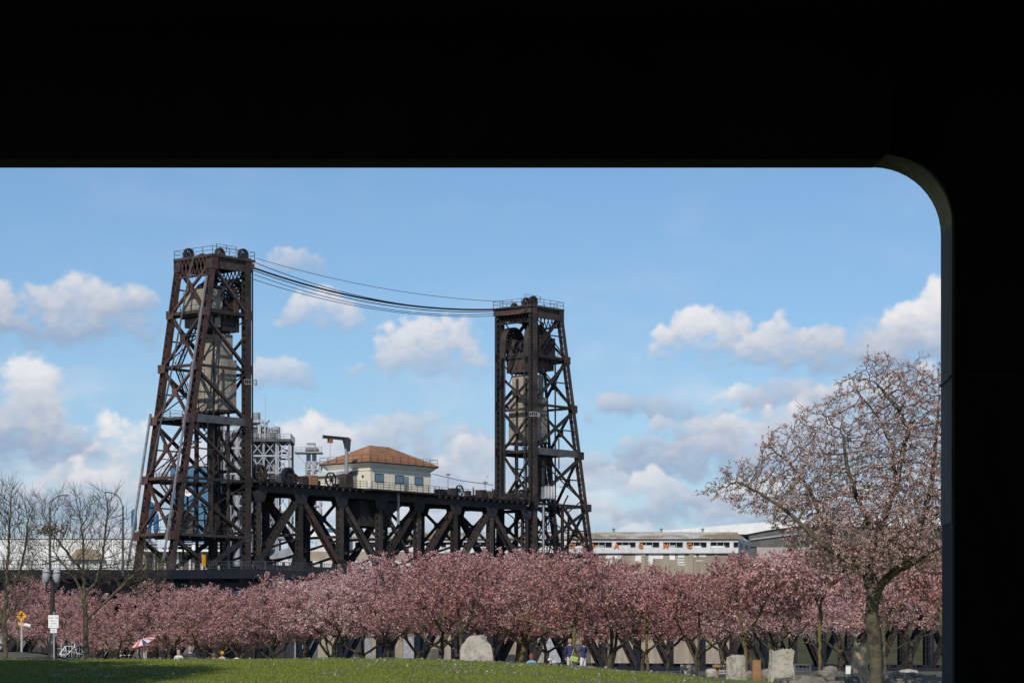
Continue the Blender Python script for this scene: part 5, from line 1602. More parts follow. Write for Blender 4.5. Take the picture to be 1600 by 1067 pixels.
# --- the large thinly flowering cherry at the right
def hero_cherry():
    Z0 = 76.0
    rng = np.random.default_rng(5)
    base = at(1368, 1064, Z0); base.z = ground_z(base.x, Z0) - .05
    root = thing('cherry_tree', 'large thinly flowering cherry tree in front of the right pier, tallest of all', 'cherry tree', base, 0)

    def L(px, py, dz=0.0):
        p = at(px, py, Z0 + dz)
        # keep the apparent place while moving in depth
        return np.array([p.x - base.x, dz, p.z - base.z])
    chains = [
        [L(1368, 1066), L(1369, 1040), L(1366, 1005), L(1362, 970), L(1363, 940), L(1366, 928)],
        [(0, 5), L(1358, 912, .1), L(1355, 895, .2), L(1362, 870, .4), L(1368, 840, .6), L(1385, 800, .5), L(1400, 760, .4), L(1408, 715, .2), L(1420, 670, 0), L(1405, 640, -.2), L(1375, 605, -.3)],
        [(0, 5), L(1376, 915, -.1), L(1388, 900, -.3), L(1404, 888, -.5), L(1418, 882, -.6), L(1440, 870, -.9), L(1475, 850, -1.2), L(1520, 820, -1.4), L(1560, 770, -1.5)],
        [(1, 2), L(1338, 880, -.5), L(1318, 872, -.9), L(1295, 858, -1.2), L(1270, 838, -1.3), L(1245, 812, -1.3), L(1220, 790, -1.2), L(1190, 772, -1.0), L(1150, 752, -.9)],
        [(3, 2), L(1310, 850, .3), L(1280, 800, .9), L(1262, 760, 1.2), L(1235, 725, 1.4), L(1205, 700, 1.4)],
        [(1, 4), L(1350, 800, -.6), L(1335, 765, -.9), L(1322, 720, -1.1), L(1318, 685, -1.2)],
        [(1, 6), L(1395, 700, 1.0), L(1372, 650, 1.4), L(1345, 620, 1.5), L(1330, 590, 1.4)],
        [(2, 4), L(1440, 820, .5), L(1455, 760, .8), L(1462, 690, .9), L(1468, 620, .8)],
        [(2, 4), L(1400, 850, -1.2), L(1375, 830, -1.9), L(1350, 822, -2.4), L(1310, 825, -2.8)],
        [(1, 3), L(1395, 848, 1.0), L(1430, 830, 1.8), L(1470, 800, 2.2)],
        [(0, 3), L(1352, 974, -.15), L(1335, 977, -.3), L(1318, 975, -.4), L(1298, 974, -.6)],
    ]
    nodes, par, idx = [], [], []
    for ch in chains:
        ids = []
        start = None
        if isinstance(ch[0], tuple) and len(ch[0]) == 2:
            start = idx[ch[0][0]][ch[0][1]]; pts = ch[1:]; ids.append(start)
        else:
            nodes.append(ch[0]); par.append(-1); ids.append(0); pts = ch[1:]; start = 0
        prev = start
        for q in pts:
            a = nodes[prev]; ln = np.linalg.norm(q - a); n = max(1, int(ln / .16)); p0 = a
            for j in range(1, n + 1):
                pp = p0 + (q - p0) * j / n + (rng.normal(0, .012, 3) if j < n else 0)
                nodes.append(pp); par.append(prev); prev = len(nodes) - 1
            ids.append(prev)
        idx.append(ids)
    # envelope painted as overlapping ellipses with depth
    ell = [(1385, 620, 62, 62, 1.7), (1440, 640, 70, 70, 2.0), (1400, 720, 110, 80, 2.6), (1300, 740, 80, 60, 2.2), (1235, 720, 50, 40, 1.4), (1190, 770, 70, 42, 1.5), (1140, 757, 34, 16, .8), (1270, 800, 90, 50, 2.0), (1370, 810, 120, 60, 3.0), (1460, 760, 90, 120, 2.6), (1380, 855, 110, 30, 3.0), (1290, 850, 70, 26, 1.8), (1530, 740, 80, 110, 2.4), (1330, 600, 30, 20, .8), (1420, 860, 90, 36, 2.6), (1330, 878, 70, 24, 2.2), (1250, 775, 60, 40, 1.8), (1378, 578, 46, 32, 1.2), (1440, 590, 50, 36, 1.2), (1120, 768, 28, 22, .9), (1290, 665, 55, 42, 1.7), (1235, 690, 55, 30, 1.5), (1180, 738, 60, 26, 1.4), (1320, 640, 40, 40, 1.4), (1260, 740, 60, 40, 1.8)]
    att = []
    wts_ = np.array([e[2] * e[3] * e[4] for e in ell], float); wts_ /= wts_.sum()
    for k in rng.choice(len(ell), 8600, p=wts_):
        cx, cy, rx, ry, rz = ell[k]
        v = rng.normal(size=3); v = v / np.linalg.norm(v) * rng.random() ** (1 / 3)
        dz = v[2] * rz
        p = at(cx + v[0] * rx, cy + v[1] * ry, Z0)
        att.append((p.x - base.x, dz, p.z - base.z))
    P, pr = colonize(att, nodes, par, .125, 1.4, .17, 130, rng, trop=(0, 0, .03), jit=.4, maxn=22000)
    r, kids = radii(P, pr, .0065, 2.28)
    trunk_cap = .195
    r = np.minimum(r, trunk_cap)
    n0 = len(idx[0])
    zz = P[:, 2]
    # root flare
    flare = (pr >= -1) & (zz < .5) & (np.hypot(P[:, 0], P[:, 1]) < .3)
    r[flare] = np.maximum(r[flare], .185 * (1 + .6 * np.exp(-(zz[flare]) / .16)))
    print('hero nodes', len(P), 'root r', r[0])
    V1, F1 = limb_mesh(P, pr, r, .02)
    tk = npmesh('trunk', V1, F1, M['barkgrey'], root)
    thin = np.nonzero((r < .013) & (pr >= 0))[0]
    src = np.repeat(thin, 2)
    dirp = P[src] - P[pr[src]]; dirp /= np.linalg.norm(dirp, axis=1, keepdims=True) + 1e-9
    dv = dirp * .8 + rng.normal(0, .55, (len(src), 3)) + np.array([0, 0, .12]); dv /= np.linalg.norm(dv, axis=1, keepdims=True)
    tip = P[src] + dv * rng.uniform(.08, .34, (len(src), 1))
    keep = rng.random(len(src)) < .75
    src, tip = src[keep], tip[keep]
    # long bare whips
    V2, F2 = twig_mesh(P[src], tip, .0055)
    npmesh('twigs', V2, F2, TW, root)['kind'] = 'stuff'
    # blossoms: dense low, sparse buds high
    npet = 165000
    ncl = npet // 7                                   # blossoms sit in little clusters along the twigs
    kc = rng.integers(0, len(src), ncl); fc = rng.uniform(.1, 1.02, (ncl, 1))
    cc = P[src][kc] * (1 - fc) + tip[kc] * fc
    k = rng.integers(0, ncl, npet)
    c = cc[k] + rng.normal(0, .026, (npet, 3))
    h = c[:, 2]
    keep = rng.random(npet) < np.interp(h, [2.0, 4.2, 5.5, 9.0], [1.0, .9, .5, .42])
    c = c[keep]; h = c[:, 2]
    V3, F3 = petals(c, .0175, rng, .5)
    pal = np.array([(.70, .50, .46), (.58, .32, .285), (.44, .20, .17), (.80, .66, .61), (.26, .185, .125)])
    cols = tint_cols(len(c), pal, [.33, .27, .16, .12, .12], rng)
    npmesh('crown', V3, F3, PET, root, cols)
    return root


hero_cherry()


def simple_tree(seed, Z, px, base_py, chains, ell, label, name='cherry_tree', cat='cherry tree', att_n=700, D=.2, dk=.3, npet=9000, psize=.03, bark='barkmoss', tipr=.008, rcap=.2, trop=(0, 0, .05), group=None, whips=2, wlen=(.1, .4), wts=WROSE, di=1.8, maxn=7000, depth=1.0):
    rng = np.random.default_rng(seed)
    base = at(px, base_py, Z); base.z = ground_z(base.x, Z) - .06
    root = thing(name, label, cat, base, 0, group)

    def L(q):
        p = at(q[0], q[1], Z); return np.array([p.x - base.x, q[2] if len(q) > 2 else 0.0, p.z - base.z])
    nodes, par, idx = [], [], []
    for ch in chains:
        if isinstance(ch[0], int): prev = idx[ch[0]][ch[1]]; pts = ch[2:]; ids = [prev]
        else: nodes.append(np.array([0, 0, -.2])); par.append(-1); prev = 0; pts = ch; ids = [0]
        for q in pts:
            q = L(q); a = nodes[prev]; n = max(1, int(np.linalg.norm(q - a) / D))
            p0 = a
            for j in range(1, n + 1):
                nodes.append(p0 + (q - p0) * j / n + (rng.normal(0, .02, 3) if j < n else 0)); par.append(prev); prev = len(nodes) - 1
            ids.append(prev)
        idx.append(ids)
    att = []
    w = np.array([e[2] * e[3] for e in ell], float); w /= w.sum()
    for k in rng.choice(len(ell), att_n, p=w):
        cx, cy, rx, ry, rz = ell[k]
        v = rng.normal(size=3); v = v / np.linalg.norm(v) * rng.random() ** (1 / 3)
        p = at(cx + v[0] * rx, cy + v[1] * ry, Z); att.append((p.x - base.x, v[2] * rz * depth, p.z - base.z))
    P, pr = colonize(att, nodes, par, D, di, dk, 90, rng, trop=trop, jit=.22, maxn=maxn)
    print('tree', seed, len(P))
    r, kids = radii(P, pr, tipr, 2.3)
    r = np.minimum(r, rcap)
    V1, F1 = limb_mesh(P, pr, r, .03)
    npmesh('trunk', V1, F1, M[bark], root)
    thin = np.nonzero((r < tipr * 2.0) & (pr >= 0))[0]
    src = np.repeat(thin, whips)
    dirp = P[src] - P[pr[src]]; dirp /= np.linalg.norm(dirp, axis=1, keepdims=True) + 1e-9
    dv = dirp * .9 + rng.normal(0, .5, (len(src), 3)) + np.array(trop) * 2; dv /= np.linalg.norm(dv, axis=1, keepdims=True)
    tip = P[src] + dv * rng.uniform(wlen[0], wlen[1], (len(src), 1))
    V2, F2 = twig_mesh(P[src], tip, tipr * .75)
    npmesh('twigs', V2, F2, TW if npet else M[bark], root)['kind'] = 'stuff'
    if npet:
        k = rng.integers(0, len(src), npet); f = rng.uniform(.1, 1.05, (npet, 1))
        c = P[src][k] * (1 - f) + tip[k] * f + rng.normal(0, .03, (npet, 3))
        V3, F3 = petals(c, psize, rng)
        npmesh('crown', V3, F3, PET, root, tint_cols(npet, PINK, wts, rng))
    return root


simple_tree(21, 92, 1383, 1050, [[(1383, 1040), (1381, 1000), (1382, 960), (1380, 940)], [0, 3, (1392, 985, .2), (1400, 960, .4), (1420, 930, .6), (1445, 905, .8)], [0, 4, (1372, 915, -.3), (1360, 890, -.5)], [0, 2, (1392, 1016, -.2), (1420, 1002, -.5), (1450, 990, -.8), (1478, 982, -1.0)]],
            [(1420, 900, 60, 34, 1.8), (1360, 880, 60, 30, 1.6), (1470, 920, 50, 40, 1.5), (1400, 860, 80, 30, 2)], 'grey-trunked cherry with a long low limb behind the tallest cherry', att_n=500, npet=9000, bark='barkgrey')
simple_tree(22, 100, 1281, 1050, [[(1281, 1040), (1280, 1000), (1283, 965), (1281, 945)], [0, 3, (1300, 975, -.3), (1325, 979, -.5), (1350, 978, -.7)], [0, 4, (1262, 915, .3), (1240, 895, .6)], [0, 4, (1300, 915, .1), (1330, 890, .2)], [0, 4, (1285, 915, -.4), (1290, 880, -.7)]],
            [(1240, 890, 70, 36, 2), (1300, 880, 70, 36, 2.2), (1340, 910, 50, 30, 1.6), (1270, 920, 70, 24, 2), (1210, 905, 50, 26, 1.5)], 'yellow mossy-trunked cherry left of the tallest cherry', att_n=900, npet=17000, psize=.034)
simple_tree(23, 88, 1480, 1050, [[(1482, 1040), (1478, 1000), (1470, 960), (1458, 935)], [0, 3, (1490, 930), (1500, 890)], [0, 4, (1440, 910, .3), (1420, 900, .6)]],
            [(1450, 900, 50, 30, 1.6), (1500, 890, 60, 40, 1.6), (1440, 930, 40, 16, 1.2)], 'leaning cherry half hidden by the viaduct pier', att_n=350, npet=6000)

FG = 'cherry trees in rows behind the lawn'
simple_tree(71, 116, 722, 1036, [[(722, 1020), (720, 1000), (721, 985)], [0, 3, (705, 970, .3), (690, 962, .5), (668, 952, .7)], [0, 3, (716, 955, -.2), (714, 930, -.4), (708, 905, -.5)], [0, 3, (738, 965, .1), (755, 950, .2), (775, 940, .3)], [0, 2, (732, 975, -.4), (745, 930, -.8), (748, 900, -.9)]],
            [(690, 930, 70, 40, 2.4), (750, 920, 70, 45, 2.4), (720, 895, 70, 28, 2.2), (650, 945, 40, 25, 1.5), (790, 935, 40, 25, 1.5)], 'dark-limbed cherry right behind the arched boulder, left of it', att_n=900, npet=15000, psize=.030, bark='bark', group=FG, rcap=.24)
simple_tree(72, 110, 900, 1046, [[(898, 1025), (897, 1000), (898, 975), (899, 945)], [0, 3, (870, 984, -.2), (845, 978, -.4), (820, 968, -.6), (800, 958, -.7)], [0, 4, (890, 920, .3), (872, 900, .5), (856, 880, .6)], [0, 4, (904, 915, .1), (902, 885, .2)], [0, 4, (925, 985, .3), (940, 1000, .3)], [0, 4, (915, 925, -.3), (935, 905, -.5)]],
            [(850, 905, 60, 40, 2.2), (905, 890, 70, 36, 2.4), (945, 920, 55, 36, 2), (815, 935, 45, 30, 1.6), (880, 935, 60, 26, 2)], 'mossy yellow-trunked cherry beside the standing couple', att_n=900, npet=14000, psize=.030, group=FG, rcap=.17, wts=WRED)
simple_tree(73, 112, 1012, 1050, [[(1012, 1035), (1010, 1022)], [0, 2, (995, 1005, .2), (978, 985, .3), (962, 972, .4)], [0, 2, (1010, 1000, -.1), (1011, 975, -.2), (1012, 950, -.3)], [0, 2, (1022, 1010, -.2), (1035, 1000, -.3), (1055, 992, -.5)], [2, 2, (1000, 960, .2), (990, 945, .4)]],
            [(975, 935, 60, 36, 2), (1020, 928, 60, 36, 2.2), (1060, 945, 45, 28, 1.6), (1000, 915, 60, 20, 2)], 'forked mossy cherry between the couple and the pale block boulder', att_n=800, npet=14000, psize=.030, group=FG, rcap=.2, wts=WRED)
simple_tree(74, 108, 1088, 1054, [[(1088, 1040), (1086, 1030)], [0, 2, (1078, 1010, .2), (1066, 985, .3), (1056, 965, .4)], [0, 2, (1092, 1005, -.1), (1092, 980, -.2), (1090, 950, -.3)], [0, 2, (1100, 1012, -.3), (1118, 995, -.4), (1128, 985, -.5)]],
            [(1055, 935, 60, 36, 2), (1110, 928, 60, 36, 2.2), (1140, 945, 45, 28, 1.6), (1085, 912, 60, 20, 2)], 'stout forked cherry just behind the pale block boulder', att_n=800, npet=14000, psize=.030, group=FG, rcap=.22, bark='bark', wts=WRED)
simple_tree(75, 102, 1166, 1056, [[(1166, 1040), (1165, 1015), (1160, 1000)], [0, 3, (1145, 988, .2), (1130, 980, .3), (1112, 976, .4)], [0, 3, (1158, 970, -.2), (1150, 940, -.3)], [0, 3, (1178, 975, -.1), (1190, 950, -.2), (1200, 925, -.3)]],
            [(1130, 930, 55, 40, 2), (1185, 920, 60, 42, 2.2), (1220, 945, 45, 30, 1.6), (1160, 890, 60, 26, 2)], 'thick-trunked cherry behind the grey granite block stone', att_n=800, npet=14000, psize=.030, group=FG, rcap=.22, wts=WPALE)

# --- bare trees at the left
simple_tree(31, 128, 135, 1031, [[(135, 1015), (134, 970), (132, 930), (131, 895)], [0, 4, (130, 865), (128, 835, .1), (124, 805, .2)], [0, 3, (150, 905, .3), (158, 870, .5), (162, 830, .6), (166, 795, .6)], [0, 2, (160, 945, -.3), (190, 920, -.6), (215, 895, -.8), (240, 875, -1)], [0, 4, (105, 860, -.4), (85, 835, -.6), (70, 800, -.8)], [0, 3, (112, 900, .4), (95, 880, .7), (80, 860, .9)]],
            [(125, 815, 55, 55, 2.2), (165, 810, 40, 50, 2.0), (90, 830, 50, 40, 2), (200, 880, 50, 50, 1.8), (75, 870, 40, 50, 1.6), (150, 880, 60, 50, 2), (215, 905, 50, 40, 1.4), (245, 890, 30, 25, 1), (60, 790, 20, 25, 1)], 'spreading bare tree with mossy trunk right of the park lamp', 'bare_tree', 'bare tree', att_n=1900, D=.2, dk=.27, npet=0, bark='barkgrey', tipr=.0095, rcap=.22, trop=(0, 0, .42), group='bare trees at the left', whips=2, wlen=(.2, .9), di=2.6)
simple_tree(32, 122, 8, 1034, [[(8, 1010), (6, 970), (9, 930), (11, 890)], [0, 4, (14, 850), (16, 810), (18, 770)], [0, 3, (28, 900, .3), (38, 850, .4), (42, 800, .5)], [0, 2, (-8, 930, -.3), (-18, 880, -.5), (-22, 820)], [0, 2, (20, 960, -.4), (34, 940, -.6)]],
            [(12, 810, 26, 58, 1.4), (40, 830, 22, 50, 1.2), (-20, 830, 30, 60, 1.5), (30, 900, 34, 40, 1.4), (25, 950, 25, 25, 1)], 'tall slim bare tree with upright twigs at the left edge', 'bare_tree', 'bare tree', att_n=1500, D=.2, dk=.26, npet=0, bark='barkgrey', tipr=.011, rcap=.2, trop=(0, 0, .5), group='bare trees at the left', whips=2, wlen=(.2, .9), di=2.6)
# bare trees beyond the left edge that throw their shadows over the lawn
for k, (X, Y, hs_) in enumerate(((-14.2, 53, 1.6), (-16.6, 60, 1.5), (-15.8, 45, 2.1), (-18.8, 66, 1.4), (-20.5, 57, 1.9))):
    pxx = 800 + X / Y * FPX
    hp = FPX / Y * hs_
    bp = 1055 - (ground_z(X, Y) - EYE) / Y * FPX
    simple_tree(60 + k, Y, pxx, bp, [[(pxx, bp - 1.5 * hp), (pxx, bp - 3 * hp)], [0, 2, (pxx + .7 * hp, bp - 5 * hp, .5), (pxx + 1.0 * hp, bp - 7.5 * hp, .8)], [0, 2, (pxx - .7 * hp, bp - 5 * hp, -.5), (pxx - 1.0 * hp, bp - 7 * hp, -.8)]],
                [(pxx, bp - 6.4 * hp, 1.75 * hp, 3.6 * hp, 2.6)], f'bare shade tree out of view left of the lawn, {ORD[k]}', 'bare_tree', 'bare tree', att_n=1500, D=.35, dk=.4, npet=0, bark='barkgrey', tipr=.05, rcap=.5, trop=(0, 0, .2), whips=4, wlen=(.4, 1.3), di=4, group='bare shade trees beyond the left edge')
# far dark tree above the white hall
Zf = 640.0
root = thing('distant_tree', 'small dark leafless tree crown above the white hall roof', 'tree', (xpx(80, Zf), Zf, ground_z(xpx(80, Zf), Zf)), 0)
rng = np.random.default_rng(9)
c = rng.normal(size=(420, 3)) * np.array([1.9, 1.5, .75]) + np.array([0, 0, zpx(828, Zf) - ground_z(xpx(80, Zf), Zf)])
V, Fq = petals(c, .2, rng)
npmesh('crown', V, Fq, TW, root)
MB().cyl((0, 0, 0), (0, 0, zpx(830, Zf) - ground_z(xpx(80, Zf), Zf)), .4, .2, 7).build('trunk', M['bark'], root)

# ------------------------------------------------------------------ stones
def stone(name, label, px, Z, wpx, hpx, depth, seed, mt_, shape='slab', base_py=None, group=None, cat='stone', rz=0.0, sink=.12, taper=.85):
    X = xpx(px, Z); z = ground_z(X, Z)
    w, h = wpx / FPX * Z, hpx / FPX * Z
    if base_py is not None: h = (base_py - (base_py - hpx)) / FPX * Z
    bm = bmesh.new()
    bmesh.ops.create_cube(bm, size=1.0)
    bmesh.ops.subdivide_edges(bm, edges=bm.edges[:], cuts=5, use_grid_fill=True)
    for v in bm.verts:
        c = v.co
        if shape == 'boulder':
            n = c.normalized() * .5; k = .72
            c = c.lerp(Vector((n.x, n.y, n.z)), k) * 1.12
        elif shape == 'arch':
            q = max(0, (c.z + .15) / .65)
            r_ = 1 - .42 * q ** 3
            c = Vector((c.x * r_, c.y * (1 - max(0, c.z) * .5), c.z - .22 * max(0, abs(c.x) * 2 - .35) ** 2 * q))
        else:
            k = lerp(1, taper, c.z + .5)
            c = Vector((c.x * k, c.y * k, c.z + (.08 * c.x * seed % .13)))
        nv = Vector((c.x * 2.3 + seed * 3.1, c.y * 2.3, c.z * 2.3))
        d = noise.noise(nv) * .09 + noise.noise(nv * 2.7) * .045 + noise.noise(nv * 6.1) * .018
        c = c + c.normalized() * d
        v.co = Vector((c.x * w, c.y * depth, (c.z + .5) * (h + sink) - sink))
    me = bpy.data.meshes.new(name); bm.to_mesh(me); bm.free()
    me.materials.append(M[mt_])
    o = bpy.data.objects.new(name, me); COL.objects.link(o)
    o.location = (X, Z, z); o.rotation_euler = (0, 0, rz)
    return tag(o, label, cat, group)


GS = 'upright stones by the plaza'
stone('boulder', 'big pale arched boulder standing among the cherry trunks left of centre', 745, 108, 52, 57, 1.2, 1, 'granite', 'arch', cat='boulder')
stone('standing_stone', 'grey granite block stone left of the narrow rusty post stone', 1150, 96, 23, 34, .55, 2, 'granite', 'slab', group=GS, rz=.5, taper=.9)
stone('standing_stone', 'narrow rusty brown post stone between two granite blocks', 1182, 94, 13, 30, .3, 3, 'rustrock', 'slab', group=GS, taper=.97)
stone('standing_stone', 'broad pale granite slab, widest of the upright stones', 1221, 92, 37, 45, .5, 4, 'granite', 'slab', group=GS, rz=.15, taper=.93)
stone('standing_stone', 'tall leaning sandy stone beside the trunk of the tallest cherry', 1343, 84, 28, 58, .42, 5, 'sandrock', 'slab', group=GS, taper=.62)
stone('boulder', 'rounded grey-brown boulder in front of the standing couple', 922, 102, 22, 17, .5, 6, 'greyrock', 'boulder', cat='boulder')
stone('boulder', 'pale square block boulder left of the forked cherry trunk', 1075, 112, 24, 17, .6, 7, 'granite', 'slab', cat='boulder', taper=.9)
stone('boulder', 'small pale boulder at the foot of the forked cherry right of centre', 1112, 108, 18, 12, .5, 8, 'granite', 'boulder', cat='boulder')
stone('boulder', 'low grey boulder right of the rusty post stone', 1200, 97, 22, 17, .6, 9, 'greyrock', 'boulder', cat='boulder')
stone('boulder', 'low grey boulder between granite block and rusty post stone', 1170, 98, 12, 13, .4, 10, 'greyrock', 'boulder', cat='boulder')
stone('boulder', 'pale low boulder far behind at the right near the pier', 1420, 105, 30, 12, .6, 19, 'granite', 'boulder', cat='boulder')
stone('boulder', 'brownish boulder behind the paving slabs left of the leaning stone', 1297, 110, 22, 14, .6, 20, 'greyrock', 'boulder', cat='boulder')
stone('boulder', 'small pale stone beside a trunk left of the arched boulder', 622, 124, 9, 12, .3, 23, 'granite', 'slab', cat='boulder')
# tilted rock slabs of the plaza
slabs = [(1262, 80, 60, 12, .9, 11, 'leftmost tilted'), (1292, 86, 55, 15, 1.1, 12, 'second tilted'), (1235, 82, 46, 9, .9, 13, 'low flat'), (1325, 82, 40, 11, 1.0, 14, 'broken'), (1420, 84, 90, 14, 1.6, 15, 'long'), (1462, 80, 60, 12, 1.3, 16, 'rightmost'), (1400, 79, 44, 8, 1.0, 17, 'front low'), (1300, 76, 46, 8, .8, 18, 'nearest')]
for (px, Z, w, h, d, sd, nm) in slabs:
    o = stone('rock_slab', f'{nm} grey rock slab lying in the plaza right of the upright stones', px, Z, w, h, d, sd, 'greyrock', 'slab', group='tilted rock slabs of the plaza', cat='rock slab', rz=rnd.uniform(-.3, .3), taper=.8)
    o.rotation_euler.x = rnd.uniform(-.12, .05); o.rotation_euler.y = rnd.uniform(-.1, .1)

# ------------------------------------------------------------------ signs and lamps
def gthing(name, label, cat, px, Z, group=None):
    X = xpx(px, Z); z = ground_z(X, Z)
    return thing(name, label, cat, (X, Z, z), 0, group), (X, Z, z)


# crossing sign
ZQ = 150.0
root, off = gthing('crossing_sign', 'yellow diamond pedestrian crossing sign on a grey post', 'road sign', 33, ZQ)
x, zc = xpx(33.5, ZQ), zpx(961.5, ZQ)
MB(off).bar((x, ZQ + .06, off[2] - .2), (x, ZQ + .06, zc + .2), .09).build('post', M['galv'], root)
r = 8.4 / FPX * ZQ
MB(off).extrude([(x - r, ZQ, zc), (x, ZQ, zc - r), (x + r, ZQ, zc), (x, ZQ, zc + r)], (0, .02, 0)).build('sign_plate', M['yellow'], root)
g = MB(off)
k = r / 10
for (a, b_, wd) in (((0, 2.5), (-.4, -1.2), 2.4), ((-.4, -1), (-2.4, -5), 1.3), ((-.2, -1), (2.2, -4.6), 1.3), ((.2, 2.2), (2.8, .2), 1.0), ((-.2, 2.2), (-2.6, .4), 1.0)):
    g.bar((x + a[0] * k, ZQ - .012, zc + a[1] * k), (x + b_[0] * k, ZQ - .012, zc + b_[1] * k), wd * k, .012, up=(0, 1, 0))
g.cyl((x + .2 * k, ZQ - .02, zc + 4.4 * k), (x + .2 * k, ZQ - .006, zc + 4.4 * k), 1.3 * k, n=10)
g.build('walking_figure', M['blackpaint'], root)
MB(off).extrude([(x - .2, ZQ + .02, zc - r - .06), (x + .2, ZQ + .02, zc - r - .14), (x + .2, ZQ + .02, zc - r - .3), (x - .2, ZQ + .02, zc - r - .22)], (0, .02, 0)).build('arrow_plate', M['yellow'], root)
MB(off).cyl((x + .16, ZQ + .05, zc - r - .2), (x + .5, ZQ + .05, zc - r - .28), .1, n=8).build('flasher_lamp', M['white'], root)

# park lamp with four acorn globes
ZL = 116.0
root, off = gthing('park_lamp', 'black park lamp post with pale acorn globes', 'park lamp', 82, ZL)
x = xpx(82, ZL)
zt = zpx(905, ZL)
MB(off).lathe([(.26, -.3), (.26, .35), (.2, .45), (.21, .9), (.14, 1.05), (.11, 1.3), (.095, zt - off[2] - .1), (.12, zt - off[2])], (x, ZL, off[2]), 14).build('post', M['blackpaint'], root)
for k, (dx, dy, dz) in enumerate(((-.26, -.1, .02), (.20, -.12, 0), (-.33, .26, -.12), (.1, .3, -.15))):
    c = (x + dx, ZL + dy, zt + dz)
    MB(off).path([(x, ZL, zt - .45), (x + dx * .9, ZL + dy * .9, zt - .40 + dz), (x + dx, ZL + dy, zt + dz - .15)], .035, 6).build('arm', M['blackpaint'], root)
    gl = MB(off).lathe([(.05, -.16), (.10, -.12), (.165, .12), (.155, .26), (.15, .28)], c, 14).build('globe', mat('frosted_globe', (.36, .355, .38), None, rough=.35) if k == 0 else bpy.data.materials['frosted_globe'], root, smooth=True)
    MB(off).lathe([(.165, .28), (.17, .31), (.10, .42), (.03, .52), (.012, .62)], c, 12).build('cap', bpy.data.materials['frosted_globe'], gl)
    MB(off).lathe([(.17, .265), (.175, .29)], c, 12).build('rim', M['blackpaint'], gl)
# park notice on its own pole before the lamp
root, off = gthing('notice_sign', 'white park notice board with a smaller board below, in front of the lamp', 'sign', 84, ZL - 1)
Zn = ZL - 1
x = xpx(84, Zn)
MB(off).bar((x, Zn + .05, off[2] - .2), (x, Zn + .05, zpx(955, Zn)), .06).build('post', M['galv'], root)
bd = MB(off).box(xpx(75.5, Zn), xpx(91.5, Zn), Zn - .01, Zn + .012, zpx(980.5, Zn), zpx(960.5, Zn)).build('upper_board', M['white'], root)
bl = MB(off).box(xpx(78.7, Zn), xpx(88.8, Zn), Zn - .01, Zn + .012, zpx(988.5, Zn), zpx(981.3, Zn)).build('lower_board', M['white'], root)
GT = mat('grey_print', (.16, .15, .16), None)


def print_line(px0, px1, py, hp, parent, seed):
    r_ = random.Random(seed); g = MB(off); px = px0
    while px < px1:
        w = r_.uniform(.35, .6)
        if r_.random() < .85:
            z0, z1 = zpx(py + hp / 2, Zn), zpx(py - hp / 2, Zn)
            X0, X1 = xpx(px, Zn), xpx(px + w, Zn)
            kind = r_.randrange(3)
            if kind != 1: g.box(X0, lerp(X0, X1, .35), Zn - .016, Zn - .0105, z0, z1)
            g.box(X0, X1, Zn - .0155, Zn - .0105, lerp(z0, z1, .0 if kind == 1 else .75), lerp(z0, z1, .3 if kind == 1 else 1))
            if kind: g.box(lerp(X0, X1, .65), X1, Zn - .016, Zn - .0105, z0, z1)
        px += w + .28
    g.build('print_line', GT, parent)


print_line(77, 83.6, 964.9, 2.0, bd, 1); print_line(85.3, 90, 964.9, 2.0, bd, 2); print_line(79.2, 88, 969.4, 1.8, bd, 3); print_line(80, 88, 973.6, 1.8, bd, 4)
print_line(77.2, 83.5, 977.6, 1.1, bd, 5); print_line(88.4, 90.4, 977.6, 1.1, bd, 6); print_line(81, 86.4, 984, 1.3, bl, 7); print_line(81, 86.4, 986.4, 1.1, bl, 8)

# park fence sections between the trunks at left, steel rack at right
def fence(label, px0, px1, Z, hgt, mt_='galv', pick=.14):
    root, off = gthing('park_fence', label, 'fence', (px0 + px1) / 2, Z)
    n = max(1, int((xpx(px1, Z) - xpx(px0, Z)) / 1.6))
    for k in range(n + 1):
        X = lerp(xpx(px0, Z), xpx(px1, Z), k / n); z = ground_z(X, Z)
        MB(off).bar((X, Z, z - .1), (X, Z, z + hgt), .07).build('post', M[mt_], root)
        if k < n:
            X1 = lerp(xpx(px0, Z), xpx(px1, Z), (k + 1) / n); z1 = ground_z(X1, Z)
            for q in (hgt - .05, hgt * .5, .15): MB(off).bar((X, Z, z + q), (X1, Z, z1 + q), .05).build('rail', M[mt_], root)
            c = max(2, int((X1 - X) / pick))
            g = MB(off)
            for j in range(1, c): q = lerp(X, X1, j / c); g.bar((q, Z, z + .15), (q, Z, z + hgt - .05), .025)
            g.build('pickets', M[mt_], root)


fence('grey metal fence beside the cyclist at the left', 96, 132, 152, 1.15)
fence('pale metal fence between trunks left of the striped umbrella', 188, 215, 205, 2.6, 'white', .5)
fence('low blue-grey bike rack fence left of the granite block', 1119, 1142, 104, .5)
fence('low grey fence behind the broad granite slab', 1242, 1266, 116, .45, 'greysteel')
root, off = gthing('drinking_bowl', 'small dark bowl on a stem beside the blue-grey fence', 'bowl', 1121, 98)
MB(off).lathe([(.05, -.1), (.05, .32), (.06, .36), (.19, .42), (.2, .5), (.15, .52)], off, 12).build('bowl_stem', M['rustrock'], root)
root, off = gthing('utility_box', 'small white utility box right of the fallen slabs', 'box', 1326, 108)
MB(off).box(off[0] - .11, off[0] + .11, 108, 108.15, off[2] + .1, off[2] + .42).build('housing', M['white'], root)
MB(off).box(off[0] - .12, off[0] + .12, 107.98, 108.17, off[2] + .42, off[2] + .45).build('lid', M['galv'], root)
